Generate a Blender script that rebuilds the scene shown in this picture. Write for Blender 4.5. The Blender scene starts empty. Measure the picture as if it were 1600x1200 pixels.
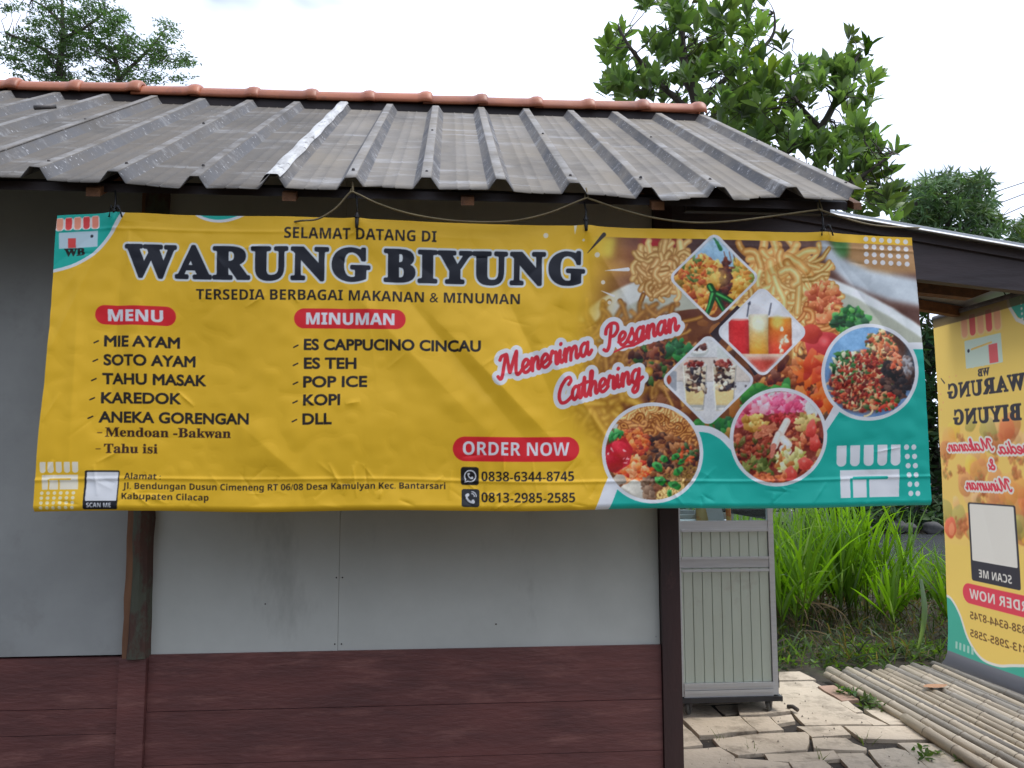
import bpy, bmesh, math, random
import numpy as np
from mathutils import Vector, Matrix
SC = bpy.context.scene
COL = SC.collection
# ---------------------------------------------------------------- camera
PITCH, YAW, ROLL, FPX = 0.0993, -0.0802, -0.0016, 1250.0
EYE = Vector((1.3083, -3.1793, 1.55))
_c, _s = math.cos(YAW), math.sin(YAW)
_fw, _rt, _up = Vector((-_s, _c, 0)), Vector((_c, _s, 0)), Vector((0, 0, 1))
FWD = _fw * math.cos(PITCH) + _up * math.sin(PITCH)
_u0 = _up * math.cos(PITCH) - _fw * math.sin(PITCH)
RGT = _rt * math.cos(ROLL) + _u0 * math.sin(ROLL)
UPV = _u0 * math.cos(ROLL) - _rt * math.sin(ROLL)
cam = bpy.data.cameras.new('camera'); cam.sensor_width = 36; cam.lens = FPX / 1600 * 36; cam.clip_start = .05; cam.clip_end = 3000
cam_ob = bpy.data.objects.new('camera', cam); COL.objects.link(cam_ob)
R3 = Matrix((RGT, UPV, -FWD)).transposed()
cam_ob.matrix_world = Matrix.Translation(EYE) @ R3.to_4x4()
SC.camera = cam_ob
# ---------------------------------------------------------------- sky, sun, exposure
SUN_EL, SUN_AZ = math.radians(64), math.radians(92)          # a veiled sun, high up and to the right
sun_dir = Vector((math.sin(SUN_AZ) * math.cos(SUN_EL), math.cos(SUN_AZ) * math.cos(SUN_EL), math.sin(SUN_EL)))
wd = bpy.data.worlds.new('World'); SC.world = wd; wd.use_nodes = True
nt = wd.node_tree; bg = nt.nodes['Background']; bg.inputs['Strength'].default_value = .1
sky = nt.nodes.new('ShaderNodeTexSky'); sky.sky_type = 'NISHITA'; sky.sun_disc = False
sky.sun_elevation = SUN_EL; sky.sun_rotation = SUN_AZ; sky.air_density = 1.2; sky.dust_density = 2.0
tc = nt.nodes.new('ShaderNodeTexCoord'); mp = nt.nodes.new('ShaderNodeMapping'); mp.inputs['Scale'].default_value = (1.6, 1.6, 3.2)
cn = nt.nodes.new('ShaderNodeTexNoise'); cn.inputs['Scale'].default_value = 1.3; cn.inputs['Detail'].default_value = 5
cr = nt.nodes.new('ShaderNodeValToRGB'); cr.color_ramp.elements[0].position = .28; cr.color_ramp.elements[1].position = .42
# bright thin overcast: brighter overhead than low down, and brightest on the sun's side of the sky
def wmath(op, a, b=None):
    n = nt.nodes.new('ShaderNodeMath'); n.operation = op
    for i, q in enumerate((a, b)):
        if q is None: continue
        if isinstance(q, (int, float)): n.inputs[i].default_value = q
        else: nt.links.new(q, n.inputs[i])
    return n.outputs[0]
sx = nt.nodes.new('ShaderNodeSeparateXYZ'); nt.links.new(tc.outputs['Generated'], sx.inputs[0])
def wmap(src, a, b, c, d):
    n = nt.nodes.new('ShaderNodeMapRange'); n.interpolation_type = 'SMOOTHSTEP'; nt.links.new(src, n.inputs['Value'])
    for k, q in (('From Min', a), ('From Max', b), ('To Min', c), ('To Max', d)): n.inputs[k].default_value = q
    return n.outputs[0]
front = wmap(sx.outputs['Z'], 0.0, .62, 2.2, 13.6); back = wmap(sx.outputs['Z'], 0, .9, 13.5, 18.0); side = wmap(sx.outputs['Y'], -.15, .6, 0, 1)
front = wmath('MULTIPLY', front, wmap(sx.outputs['X'], -.75, .75, .78, 1.42))        # the cloud is thinner to the right
lum = wmath('ADD', wmath('MULTIPLY', front, wmath('SUBTRACT', 1.0, side)), wmath('MULTIPLY', back, side))
cc = nt.nodes.new('ShaderNodeMix'); cc.data_type = 'RGBA'; cc.blend_type = 'MULTIPLY'; cc.inputs['Factor'].default_value = 1; cc.inputs['A'].default_value = (.87, .96, 1.17, 1); nt.links.new(lum, cc.inputs['B'])
mx = nt.nodes.new('ShaderNodeMix'); mx.data_type = 'RGBA'; nt.links.new(cc.outputs['Result'], mx.inputs['B'])
nt.links.new(tc.outputs['Generated'], mp.inputs['Vector']); nt.links.new(mp.outputs['Vector'], cn.inputs['Vector'])
nt.links.new(cn.outputs['Fac'], cr.inputs['Fac']); nt.links.new(cr.outputs['Color'], mx.inputs['Factor'])
nt.links.new(sky.outputs['Color'], mx.inputs['A']); nt.links.new(mx.outputs['Result'], bg.inputs['Color'])
sl = bpy.data.lights.new('sun', 'SUN'); sl.energy = 2.1; sl.angle = math.radians(22); sl.color = (1, .95, .87)
so = bpy.data.objects.new('sun', sl); COL.objects.link(so); so.rotation_euler = sun_dir.to_track_quat('Z', 'Y').to_euler(); so.location = (3, 8, 12)
SC.view_settings.view_transform = 'Standard'; SC.view_settings.look = 'None'; SC.view_settings.exposure = 0.0; SC.view_settings.gamma = 1
SC.render.engine = 'CYCLES'
try:
    SC.cycles.use_denoising = True; SC.cycles.max_bounces = 8; SC.cycles.transparent_max_bounces = 16
except Exception: pass
# ---------------------------------------------------------------- helpers
rnd = random.Random(11); NPR = np.random.default_rng(5)
def ray(u, v): return FWD + RGT * ((u - 800) / FPX) - UPV * ((v - 600) / FPX)
def onY(u, v, y): d = ray(u, v); return EYE + d * ((y - EYE.y) / d.y)      # measured point on a plane of depth y
def onZ(u, v, z): d = ray(u, v); return EYE + d * ((z - EYE.z) / d.z)      # measured point on level z
def nodes_of(m): m.use_nodes = True; return m.node_tree, m.node_tree.nodes['Principled BSDF']
def mat(name, c1, c2=None, scale=8, rough=.7, bump=.0, bscale=40, stretch=(1, 1, 1), detail=5, lo=.35, hi=.65, metal=0, spec=.5, c3=None, s3=3, t3=(.6, .66), stretch3=(1, 1, 1), coat=0, vary=0):
    m = bpy.data.materials.new(name); t, b = nodes_of(m); N, Lk = t.nodes, t.links
    b.inputs['Roughness'].default_value = rough; b.inputs['Metallic'].default_value = metal; b.inputs['Specular IOR Level'].default_value = spec
    b.inputs['Coat Weight'].default_value = coat
    co = N.new('ShaderNodeTexCoord'); mp = N.new('ShaderNodeMapping'); mp.inputs['Scale'].default_value = stretch; Lk.new(co.outputs['Object'], mp.inputs['Vector'])
    c2 = c2 or tuple(x * .8 for x in c1)
    no = N.new('ShaderNodeTexNoise'); no.inputs['Scale'].default_value = scale; no.inputs['Detail'].default_value = detail; no.inputs['Roughness'].default_value = .62
    Lk.new(mp.outputs['Vector'], no.inputs['Vector'])
    r = N.new('ShaderNodeValToRGB'); r.color_ramp.elements[0].position = lo; r.color_ramp.elements[1].position = hi
    r.color_ramp.elements[0].color = (*c1, 1); r.color_ramp.elements[1].color = (*c2, 1)
    Lk.new(no.outputs['Fac'], r.inputs['Fac']); out = r.outputs['Color']
    if c3:
        mp3 = N.new('ShaderNodeMapping'); mp3.inputs['Scale'].default_value = stretch3; mp3.inputs['Location'].default_value = (3.1, 7.7, 1.3); Lk.new(co.outputs['Object'], mp3.inputs['Vector'])
        n3 = N.new('ShaderNodeTexNoise'); n3.inputs['Scale'].default_value = s3; n3.inputs['Detail'].default_value = 6; n3.inputs['Roughness'].default_value = .7; Lk.new(mp3.outputs['Vector'], n3.inputs['Vector'])
        r3 = N.new('ShaderNodeValToRGB'); r3.color_ramp.elements[0].position, r3.color_ramp.elements[1].position = t3
        Lk.new(n3.outputs['Fac'], r3.inputs['Fac'])
        x = N.new('ShaderNodeMix'); x.data_type = 'RGBA'; x.inputs['B'].default_value = (*c3, 1)
        Lk.new(r3.outputs['Color'], x.inputs['Factor']); Lk.new(out, x.inputs['A']); out = x.outputs['Result']
    if vary:                                                        # each copy a little lighter or darker than the next
        oi = N.new('ShaderNodeObjectInfo'); mr = N.new('ShaderNodeMapRange'); mr.inputs['To Min'].default_value = 1 - vary; mr.inputs['To Max'].default_value = 1 + vary
        hs = N.new('ShaderNodeHueSaturation'); Lk.new(oi.outputs['Random'], mr.inputs['Value']); Lk.new(mr.outputs['Result'], hs.inputs['Value']); Lk.new(out, hs.inputs['Color']); out = hs.outputs['Color']
    Lk.new(out, b.inputs['Base Color'])
    if bump:
        bn = N.new('ShaderNodeTexNoise'); bn.inputs['Scale'].default_value = bscale; bn.inputs['Detail'].default_value = 6; Lk.new(mp.outputs['Vector'], bn.inputs['Vector'])
        bp = N.new('ShaderNodeBump'); bp.inputs['Strength'].default_value = bump; bp.inputs['Distance'].default_value = .01
        Lk.new(bn.outputs['Fac'], bp.inputs['Height']); Lk.new(bp.outputs['Normal'], b.inputs['Normal'])
    return m
def colour_mat(name, rough=.6, trans=0., spec=.5, tint=(1, 1, 1), coat=0., noise=0.):
    """colour comes from the mesh's own colour layer; trans = share of light let through a thin sheet or leaf"""
    m = bpy.data.materials.new(name); t, b = nodes_of(m); N, Lk = t.nodes, t.links
    a = N.new('ShaderNodeAttribute'); a.attribute_name = 'Col'; b.inputs['Roughness'].default_value = rough; b.inputs['Specular IOR Level'].default_value = spec
    b.inputs['Coat Weight'].default_value = coat
    Lk.new(a.outputs['Color'], b.inputs['Base Color'])
    if noise:
        no = N.new('ShaderNodeTexNoise'); no.inputs['Scale'].default_value = 5; no.inputs['Detail'].default_value = 4
        mr = N.new('ShaderNodeMapRange'); mr.inputs['To Min'].default_value = rough - noise; mr.inputs['To Max'].default_value = rough + noise
        Lk.new(no.outputs['Fac'], mr.inputs['Value']); Lk.new(mr.outputs['Result'], b.inputs['Roughness'])
    if trans:
        tr = N.new('ShaderNodeBsdfTranslucent'); mm = N.new('ShaderNodeMix'); mm.data_type = 'RGBA'; mm.blend_type = 'MULTIPLY'; mm.inputs['Factor'].default_value = 1
        mm.inputs['B'].default_value = (*tint, 1); Lk.new(a.outputs['Color'], mm.inputs['A']); Lk.new(mm.outputs['Result'], tr.inputs['Color'])
        ms = N.new('ShaderNodeMixShader'); ms.inputs['Fac'].default_value = trans
        Lk.new(b.outputs['BSDF'], ms.inputs[1]); Lk.new(tr.outputs['BSDF'], ms.inputs[2]); Lk.new(ms.outputs['Shader'], t.nodes['Material Output'].inputs['Surface'])
    return m
def tag(o, label=None, cat=None, group=None, kind=None):
    if label: o['label'] = label
    if cat: o['category'] = cat
    if group: o['group'] = group
    if kind: o['kind'] = kind
    return o
def empty(name, loc, label, cat, group=None):
    o = bpy.data.objects.new(name, None); COL.objects.link(o); o.location = loc; o.empty_display_size = .1
    return tag(o, label, cat, group)
def link(name, me, m, parent=None):
    o = bpy.data.objects.new(name, me); COL.objects.link(o)
    if m: me.materials.append(m)
    if parent:
        o.parent = parent; o.matrix_parent_inverse = Matrix.Identity(4); o.location = -parent_world(parent)
    return o
def parent_world(o):
    v = Vector((0, 0, 0))
    while o: v += o.location; o = o.parent
    return v
def done(name, bm, m, parent=None, smooth=False, bevel=0, node=False):
    me = bpy.data.meshes.new(name)
    if bevel: bmesh.ops.bevel(bm, geom=[e for e in bm.edges if len(e.link_faces) == 2 and e.calc_face_angle(0) > .6], offset=bevel, segments=1, affect='EDGES', clamp_overlap=True)
    bmesh.ops.recalc_face_normals(bm, faces=bm.faces)
    bm.to_mesh(me); bm.free()
    if smooth:
        for p in me.polygons: p.use_smooth = True
    o = link(name, me, m, parent)
    if node: me.materials.append(M_node)
    return o
def np_mesh(name, V, F, m, parent=None, col=None, smooth=False):
    """F: (n,3) or (n,4) index array"""
    V = np.asarray(V, np.float32); F = np.asarray(F, np.int32); k = F.shape[1]
    me = bpy.data.meshes.new(name); me.vertices.add(len(V)); me.vertices.foreach_set('co', V.ravel())
    me.loops.add(F.size); me.loops.foreach_set('vertex_index', F.ravel()); me.polygons.add(len(F))
    me.polygons.foreach_set('loop_start', np.arange(0, F.size, k, dtype=np.int32)); me.polygons.foreach_set('loop_total', np.full(len(F), k, np.int32))
    if smooth: me.polygons.foreach_set('use_smooth', np.ones(len(F), bool))
    me.update(calc_edges=True)
    if col is not None:
        a = me.color_attributes.new('Col', 'FLOAT_COLOR', 'POINT'); C = np.ones((len(V), 4), np.float32); C[:, :3] = col; a.data.foreach_set('color', C.ravel())
    return link(name, me, m, parent)
def box(bm, x0, x1, y0, y1, z0, z1):
    v = [bm.verts.new((x, y, z)) for z in (z0, z1) for y in (y0, y1) for x in (x0, x1)]
    for f in ((0, 2, 3, 1), (4, 5, 7, 6), (0, 1, 5, 4), (2, 6, 7, 3), (0, 4, 6, 2), (1, 3, 7, 5)): bm.faces.new([v[i] for i in f])
    return v
def prism(bm, P, ext):
    """P: list of 3-D points of a flat outline, ext: extrusion vector"""
    a = [bm.verts.new(p) for p in P]; b = [bm.verts.new(Vector(p) + Vector(ext)) for p in P]
    n = len(P); bm.faces.new(a); bm.faces.new(b[::-1])
    for i in range(n): bm.faces.new((a[i], b[i], b[(i + 1) % n], a[(i + 1) % n]))
def tube(bm, P, r, n=8, r_end=None, rs=None, cap=True):
    P = [Vector(p) for p in P]; rings = []; ref = Vector((0, 0, 1))
    for i, p in enumerate(P):
        d = (P[min(i + 1, len(P) - 1)] - P[max(i - 1, 0)]).normalized()
        if abs(d.dot(ref)) > .95: ref = Vector((0, 1, 0)) if abs(d.y) < .9 else Vector((1, 0, 0))
        a = d.cross(ref).normalized(); b = a.cross(d).normalized()
        rr = rs[i] if rs else r + ((r_end if r_end is not None else r) - r) * i / max(1, len(P) - 1)
        rings.append([bm.verts.new(p + a * rr * math.cos(t) + b * rr * math.sin(t)) for t in (2 * math.pi * k / n for k in range(n))])
    for A, B in zip(rings, rings[1:]):
        for k in range(n): bm.faces.new((A[k], A[(k + 1) % n], B[(k + 1) % n], B[k]))
    if cap: bm.faces.new(rings[0][::-1]); bm.faces.new(rings[-1])
    return rings
def sag(a, b, dip, n=12):
    a, b = Vector(a), Vector(b)
    return [a.lerp(b, t) + Vector((0, 0, -4 * dip * t * (1 - t))) for t in (i / n for i in range(n + 1))]
def srgb2lin(c):
    c = np.clip(np.asarray(c, np.float32) / 255, 0, 1); return np.where(c <= .04045, c / 12.92, ((c + .055) / 1.055) ** 2.4)
def ink_albedo(img, white=(206, 211, 233)):
    """pigment reflectance: the print's colour relative to the print's own bare white vinyl"""
    return np.clip(srgb2lin(img) / srgb2lin(white) * .80, .012, .9)
# ----------------------------------------------------------------------------
# PRINTED VINYL: a small 2-D painter (numpy) that draws each print in its own
# flat print space; the result becomes the colour of the vinyl's vertices.
# ----------------------------------------------------------------------------
def math_text(s, style):
    U, L, D = {'serif': (0x1D400, 0x1D41A, 0x1D7CE), 'script': (0x1D4D0, 0x1D4EA, None),
               'sans': (0x1D5D4, 0x1D5EE, 0x1D7EC), 'plain': (None, None, None)}[style]
    o = ''
    for c in s:
        if U and 'A' <= c <= 'Z': o += chr(U + ord(c) - 65)
        elif L and 'a' <= c <= 'z': o += chr(L + ord(c) - 97)
        elif D and c.isdigit(): o += chr(D + int(c))
        else: o += c
    return o
_gl = {}
def glyph_edges(s, style, spacing=1.0):
    """oriented outline edges of a line of lettering, in font units"""
    k = (s, style, spacing)
    if k in _gl: return _gl[k]
    cu = bpy.data.curves.new('lettering', 'FONT'); cu.body = math_text(s, style); cu.resolution_u = 4
    cu.space_character = spacing
    ob = bpy.data.objects.new('lettering', cu); SC.collection.objects.link(ob)
    bpy.context.view_layer.update()
    dg = bpy.context.evaluated_depsgraph_get()
    me = ob.evaluated_get(dg).to_mesh()
    co = np.zeros(len(me.vertices) * 3); me.vertices.foreach_get('co', co); co = co.reshape(-1, 3)[:, :2]
    key = {}; ids = []
    for p in co:                                   # weld doubles so that inner edges cancel
        ids.append(key.setdefault((round(p[0], 4), round(p[1], 4)), len(key)))
    pts = np.array(list(key.keys())) if key else np.zeros((0, 2))
    cnt = {}
    for p in me.polygons:
        vs = [ids[v] for v in p.vertices]
        a = sum(pts[vs[i]][0] * pts[vs[(i + 1) % len(vs)]][1] - pts[vs[(i + 1) % len(vs)]][0] * pts[vs[i]][1] for i in range(len(vs)))
        if a < 0: vs = vs[::-1]
        for i in range(len(vs)):
            e = (vs[i], vs[(i + 1) % len(vs)])
            if e[0] == e[1]: continue
            if cnt.get((e[1], e[0]), 0) > 0: cnt[(e[1], e[0])] -= 1
            else: cnt[e] = cnt.get(e, 0) + 1
    E = np.array([[*pts[a], *pts[b]] for (a, b), n in cnt.items() for _ in range(n)]).reshape(-1, 4)
    ob.evaluated_get(dg).to_mesh_clear()
    bpy.data.objects.remove(ob); bpy.data.curves.remove(cu)
    _gl[k] = E
    return E
def rgb(c): return np.array(c, np.float32)
class Print:
    def __init__(s, x0, y0, x1, y1, S, base):
        s.x0, s.y0, s.S = x0, y0, S
        s.W, s.H = int((x1 - x0) * S), int((y1 - y0) * S)
        s.img = np.zeros((s.H, s.W, 3), np.float32) + rgb(base)
        s.clip = None; s.rng = np.random.default_rng(7)
    def win(s, x0, y0, x1, y1):
        a = max(0, int((x0 - s.x0) * s.S)); b = min(s.W, int((x1 - s.x0) * s.S) + 2)
        c = max(0, int((y0 - s.y0) * s.S)); d = min(s.H, int((y1 - s.y0) * s.S) + 2)
        if b <= a or d <= c: return None
        X = s.x0 + (np.arange(a, b, dtype=np.float32) + .5) / s.S
        Yv = s.y0 + (np.arange(c, d, dtype=np.float32) + .5) / s.S
        return (slice(c, d), slice(a, b)), X[None, :], Yv[:, None]
    def put(s, sl, a, col):
        if s.clip is not None: a = a * s.clip[sl]
        a = a[..., None]
        s.img[sl] = s.img[sl] * (1 - a) + col * a
    def cov(s, d): return np.clip(.5 - d * s.S, 0, 1)
    # -- shapes
    def sd_box(s, X, Yv, cx, cy, hx, hy, r, ang=0, shear=0):
        c, n = math.cos(ang), math.sin(ang)
        px, py = X - cx, Yv - cy
        px = px - shear * py
        qx, qy = np.abs(px * c + py * n) - hx + r, np.abs(-px * n + py * c) - hy + r
        return np.hypot(np.maximum(qx, 0), np.maximum(qy, 0)) + np.minimum(np.maximum(qx, qy), 0) - r
    def box(s, cx, cy, hx, hy, r, col, ang=0, alpha=1, shear=0):
        m = (hx + hy) * 1.1 + 3
        w = s.win(cx - m, cy - m, cx + m, cy + m)
        if w: s.put(w[0], s.cov(s.sd_box(w[1], w[2], cx, cy, hx, hy, r, ang, shear)) * alpha, rgb(col))
    def disc(s, cx, cy, r, col, alpha=1, ry=None, soft=0):
        ry = ry or r; m = max(r, ry) + 2 + soft
        w = s.win(cx - m, cy - m, cx + m, cy + m)
        if not w: return
        d = (np.hypot((w[1] - cx) / r, (w[2] - cy) / ry) - 1) * min(r, ry)
        a = s.cov(d) if not soft else np.clip(.5 - d / soft, 0, 1)
        s.put(w[0], a * alpha, rgb(col))
    def mask(s, fn):
        w = s.win(s.x0, s.y0, s.x0 + s.W / s.S, s.y0 + s.H / s.S)
        return s.cov(fn(w[1], w[2]) + np.zeros((s.H, s.W), np.float32))
    def poly_cov(s, E):
        """area coverage of closed outlines; E = edges in print space"""
        x0, x1 = min(E[:, 0].min(), E[:, 2].min()) - 2, max(E[:, 0].max(), E[:, 2].max()) + 2
        y0, y1 = min(E[:, 1].min(), E[:, 3].min()) - 2, max(E[:, 1].max(), E[:, 3].max()) + 2
        w = s.win(x0, y0, x1, y1)
        if not w: return None
        sl = w[0]; h = sl[0].stop - sl[0].start; wd = sl[1].stop - sl[1].start
        SS = 4
        acc = np.zeros((h * SS, wd + 2), np.float32)
        ax = (E[:, 0] - s.x0) * s.S - sl[1].start; ay = ((E[:, 1] - s.y0) * s.S - sl[0].start) * SS
        bx = (E[:, 2] - s.x0) * s.S - sl[1].start; by = ((E[:, 3] - s.y0) * s.S - sl[0].start) * SS
        for i in range(len(E)):
            d = 1.0
            xa, ya, xb, yb = ax[i], ay[i], bx[i], by[i]
            if ya > yb: xa, ya, xb, yb, d = xb, yb, xa, ya, -1.0
            r0, r1 = max(0, int(math.ceil(ya - .5))), min(h * SS - 1, int(math.ceil(yb - .5)) - 1)
            if r1 < r0: continue
            rows = np.arange(r0, r1 + 1)
            x = np.clip(xa + (rows + .5 - ya) / (yb - ya) * (xb - xa), 0, wd - .001)
            xi = x.astype(int); f = x - xi
            acc[rows, xi] += d * (1 - f); acc[rows, xi + 1] += d * f
        a = np.clip(np.abs(np.cumsum(acc, 1)[:, :wd]), 0, 1).reshape(h, SS, wd).mean(1)
        return sl, a.astype(np.float32)
    def poly(s, P, col, alpha=1, soft=0):
        P = np.array(P, np.float32); E = np.hstack([P, np.roll(P, -1, 0)])
        r = s.poly_cov(E)
        if r: s.put(r[0], r[1] * alpha, rgb(col))
    def line_d(s, P, w, ends=False):
        X, Yv = w[1], w[2]
        best = None; tb = None
        n = len(P) - 1
        for i in range(n):
            ax, ay = P[i]; bx, by = P[i + 1]
            dx, dy = bx - ax, by - ay
            t = np.clip(((X - ax) * dx + (Yv - ay) * dy) / (dx * dx + dy * dy + 1e-9), 0, 1)
            d = np.hypot(X - ax - t * dx, Yv - ay - t * dy)
            if best is None: best, tb = d, (t + i) / n
            else:
                m = d < best
                best = np.where(m, d, best); tb = np.where(m, (t + i) / n, tb)
        return best, tb
    def stroke(s, P, r, col, r2=None, alpha=1):
        P = [tuple(p) for p in P]; R = max(r, r2 or r) + 2
        xs, ys = [p[0] for p in P], [p[1] for p in P]
        w = s.win(min(xs) - R, min(ys) - R, max(xs) + R, max(ys) + R)
        if not w: return
        d, t = s.line_d(P, w)
        s.put(w[0], s.cov(d - (r + ((r2 if r2 is not None else r) - r) * t)) * alpha, rgb(col))
    def noodle(s, P, r, dark, light, hi=None):
        P = [tuple(p) for p in P]; R = r + 2
        xs, ys = [p[0] for p in P], [p[1] for p in P]
        w = s.win(min(xs) - R, min(ys) - R, max(xs) + R, max(ys) + R)
        if not w: return
        d, t = s.line_d(P, w)
        q = np.clip(d / r, 0, 1.2)[..., None]
        col = rgb(light) * (1 - q ** 2) + rgb(dark) * q ** 2
        if hi is not None: col = col + (rgb(hi) - col) * np.clip(1 - q * 2.2, 0, 1) * .7
        s.put(w[0], s.cov(d - r), col)
    def blob(s, cx, cy, rx, ry, ang, col, amp=35, wob=.22, alpha=1, gloss=0):
        m = max(rx, ry) * (1 + wob) + 2
        w = s.win(cx - m, cy - m, cx + m, cy + m)
        if not w: return
        c, n = math.cos(ang), math.sin(ang)
        px, py = (w[1] - cx), (w[2] - cy)
        qx, qy = (px * c + py * n) / rx, (-px * n + py * c) / ry
        th = np.arctan2(qy, qx); f = s.rng.uniform(0, 6.28, 3)
        rad = 1 + wob * (.5 * np.sin(2 * th + f[0]) + .35 * np.sin(3 * th + f[1]) + .3 * np.sin(5 * th + f[2]))
        rr = np.hypot(qx, qy) / rad
        sh = (-px * .45 - py * .9) / max(rx, ry)
        C = rgb(col) + (amp * sh)[..., None]
        if gloss: C = C + np.clip(1 - np.hypot(qx + .25, qy + .35) * 3, 0, 1)[..., None] * gloss
        s.put(w[0], s.cov((rr - 1) * min(rx, ry)) * alpha, np.clip(C, 0, 255))
    def crumbs(s, n, region, pal, r0, r1, amp=35, aspect=1.6, wob=.3, gloss=0, alpha=1):
        rg = s.rng
        for _ in range(n):
            x, y = region(rg)
            r = rg.uniform(r0, r1); k = rg.uniform(1, aspect)
            c = rgb(pal[rg.integers(len(pal))]) + rg.normal(0, 9)
            s.blob(x, y, r * k, r / k ** .4, rg.uniform(0, 3.14), c, amp, wob, alpha, gloss)
    def tangle(s, n, region, r, dark, light, hi=None, L=26, curl=.7, ang=None, spread=.6):
        rg = s.rng
        for _ in range(n):
            x, y = region(rg); a = rg.uniform(0, 6.28) if ang is None else ang + rg.normal(0, spread)
            P = [(x, y)]; da = rg.normal(0, curl)
            k = int(rg.integers(5, 9)); st = L / k
            for _k in range(k):
                a += da + rg.normal(0, .25); x += math.cos(a) * st; y += math.sin(a) * st
                P.append((x, y))
            j = rg.normal(0, 12)
            s.noodle(P, r * rg.uniform(.8, 1.25), rgb(dark) + j, rgb(light) + j, hi)
    def grain(s, x0, y0, x1, y1, cell, amp, seed=1, oct=3, tint=(1, 1, 1)):
        w = s.win(x0, y0, x1, y1); sl = w[0]
        h, wd = sl[0].stop - sl[0].start, sl[1].stop - sl[1].start
        n = fnoise(h, wd, cell * s.S, seed, oct)
        s.put(sl, np.ones((h, wd), np.float32), np.clip(s.img[sl] + (n * amp)[..., None] * rgb(tint), 0, 255))
    def blur(s, x0, y0, x1, y1, r, times=2):
        w = s.win(x0, y0, x1, y1); sl = w[0]
        k = max(1, int(r * s.S)); A = s.img[sl]
        for _ in range(times):
            for ax in (0, 1):
                pad = [(0, 0)] * 3; pad[ax] = (k + 1, k)
                c = np.cumsum(np.pad(A, pad, mode='edge'), ax, dtype=np.float64)
                n = c.shape[ax]
                A = ((np.take(c, range(2 * k + 1, n), ax) - np.take(c, range(0, n - 2 * k - 1), ax)) / (2 * k + 1)).astype(np.float32)
        s.put(sl, np.ones(A.shape[:2], np.float32), A)
    # -- lettering
    def text(s, t, x0, y0, x1, y1, h, col, style='sans', bold=0, outline=0, ocol=(255, 255, 255), spacing=1, shear=0, flip=False, oalpha=1, halo_only=False):
        """baseline from (x0,y0) to (x1,y1); h = capital height"""
        E = glyph_edges(t, style, spacing).copy()
        H = glyph_edges('H', 'sans' if style != 'serif' else 'serif')
        ch = max(H[:, 1].max(), H[:, 3].max())
        a, b = min(E[:, 0].min(), E[:, 2].min()), max(E[:, 0].max(), E[:, 2].max())
        L = math.hypot(x1 - x0, y1 - y0)
        dx, dy = (x1 - x0) / L, (y1 - y0) / L
        sx, sy = L / (b - a), h / ch
        def tr(x, y):
            X = (x - a) * sx
            if flip: X = L - X
            X = X + (-shear if flip else shear) * y * sy
            return x0 + dx * X + dy * y * sy, y0 + dy * X - dx * y * sy
        ax, ay = tr(E[:, 0], E[:, 1]); bx, by = tr(E[:, 2], E[:, 3])
        Q = np.stack([ax, ay, bx, by], 1).astype(np.float32)
        R = max(bold, outline) + 2
        w = s.win(Q[:, ::2].min() - R, Q[:, 1::2].min() - R, Q[:, ::2].max() + R, Q[:, 1::2].max() + R)
        if not w: return
        sl = w[0]
        fill = np.zeros((sl[0].stop - sl[0].start, sl[1].stop - sl[1].start), np.float32)
        r = s.poly_cov(Q); f = r[1]; o = (r[0][0].start - sl[0].start, r[0][1].start - sl[1].start)
        fill[o[0]:o[0] + f.shape[0], o[1]:o[1] + f.shape[1]] = f
        if bold or outline:
            D = np.full(fill.shape, 99, np.float32)
            for q in Q:
                v = s.win(min(q[0], q[2]) - R, min(q[1], q[3]) - R, max(q[0], q[2]) + R, max(q[1], q[3]) + R)
                if not v: continue
                d, _ = s.line_d([(q[0], q[1]), (q[2], q[3])], v)
                z = (slice(v[0][0].start - sl[0].start, v[0][0].stop - sl[0].start), slice(v[0][1].start - sl[1].start, v[0][1].stop - sl[1].start))
                D[z] = np.minimum(D[z], d)
            if outline: s.put(sl, np.maximum(fill, s.cov(D - outline)) * oalpha, rgb(ocol))
            if bold: fill = np.maximum(fill, s.cov(D - bold))
        if not halo_only: s.put(sl, fill, rgb(col))
def fnoise(h, w, cell, seed, oct=3):
    rg = np.random.default_rng(seed); out = np.zeros((h, w), np.float32); amp, tot = 1.0, 0
    for o in range(oct):
        c = max(cell / 2 ** o, 1.0); gh, gw = int(h / c) + 3, int(w / c) + 3
        g = rg.uniform(-1, 1, (gh, gw)).astype(np.float32)
        y, x = np.arange(h) / c, np.arange(w) / c
        yi, xi = y.astype(int), x.astype(int); fy, fx = (y - yi), (x - xi)
        fy, fx = (fy * fy * (3 - 2 * fy))[:, None], (fx * fx * (3 - 2 * fx))[None, :]
        A = g[yi][:, xi] * (1 - fx) + g[yi][:, xi + 1] * fx
        B = g[yi + 1][:, xi] * (1 - fx) + g[yi + 1][:, xi + 1] * fx
        out += amp * (A * (1 - fy) + B * fy); tot += amp; amp *= .55
    return out / tot
def in_disc(cx, cy, r, ry=None):
    def f(rg):
        a, q = rg.uniform(0, 6.283), math.sqrt(rg.uniform(0, 1))
        return cx + math.cos(a) * q * r, cy + math.sin(a) * q * (ry or r)
    return f
def in_box(x0, y0, x1, y1): return lambda rg: (rg.uniform(x0, x1), rg.uniform(y0, y1))

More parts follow.
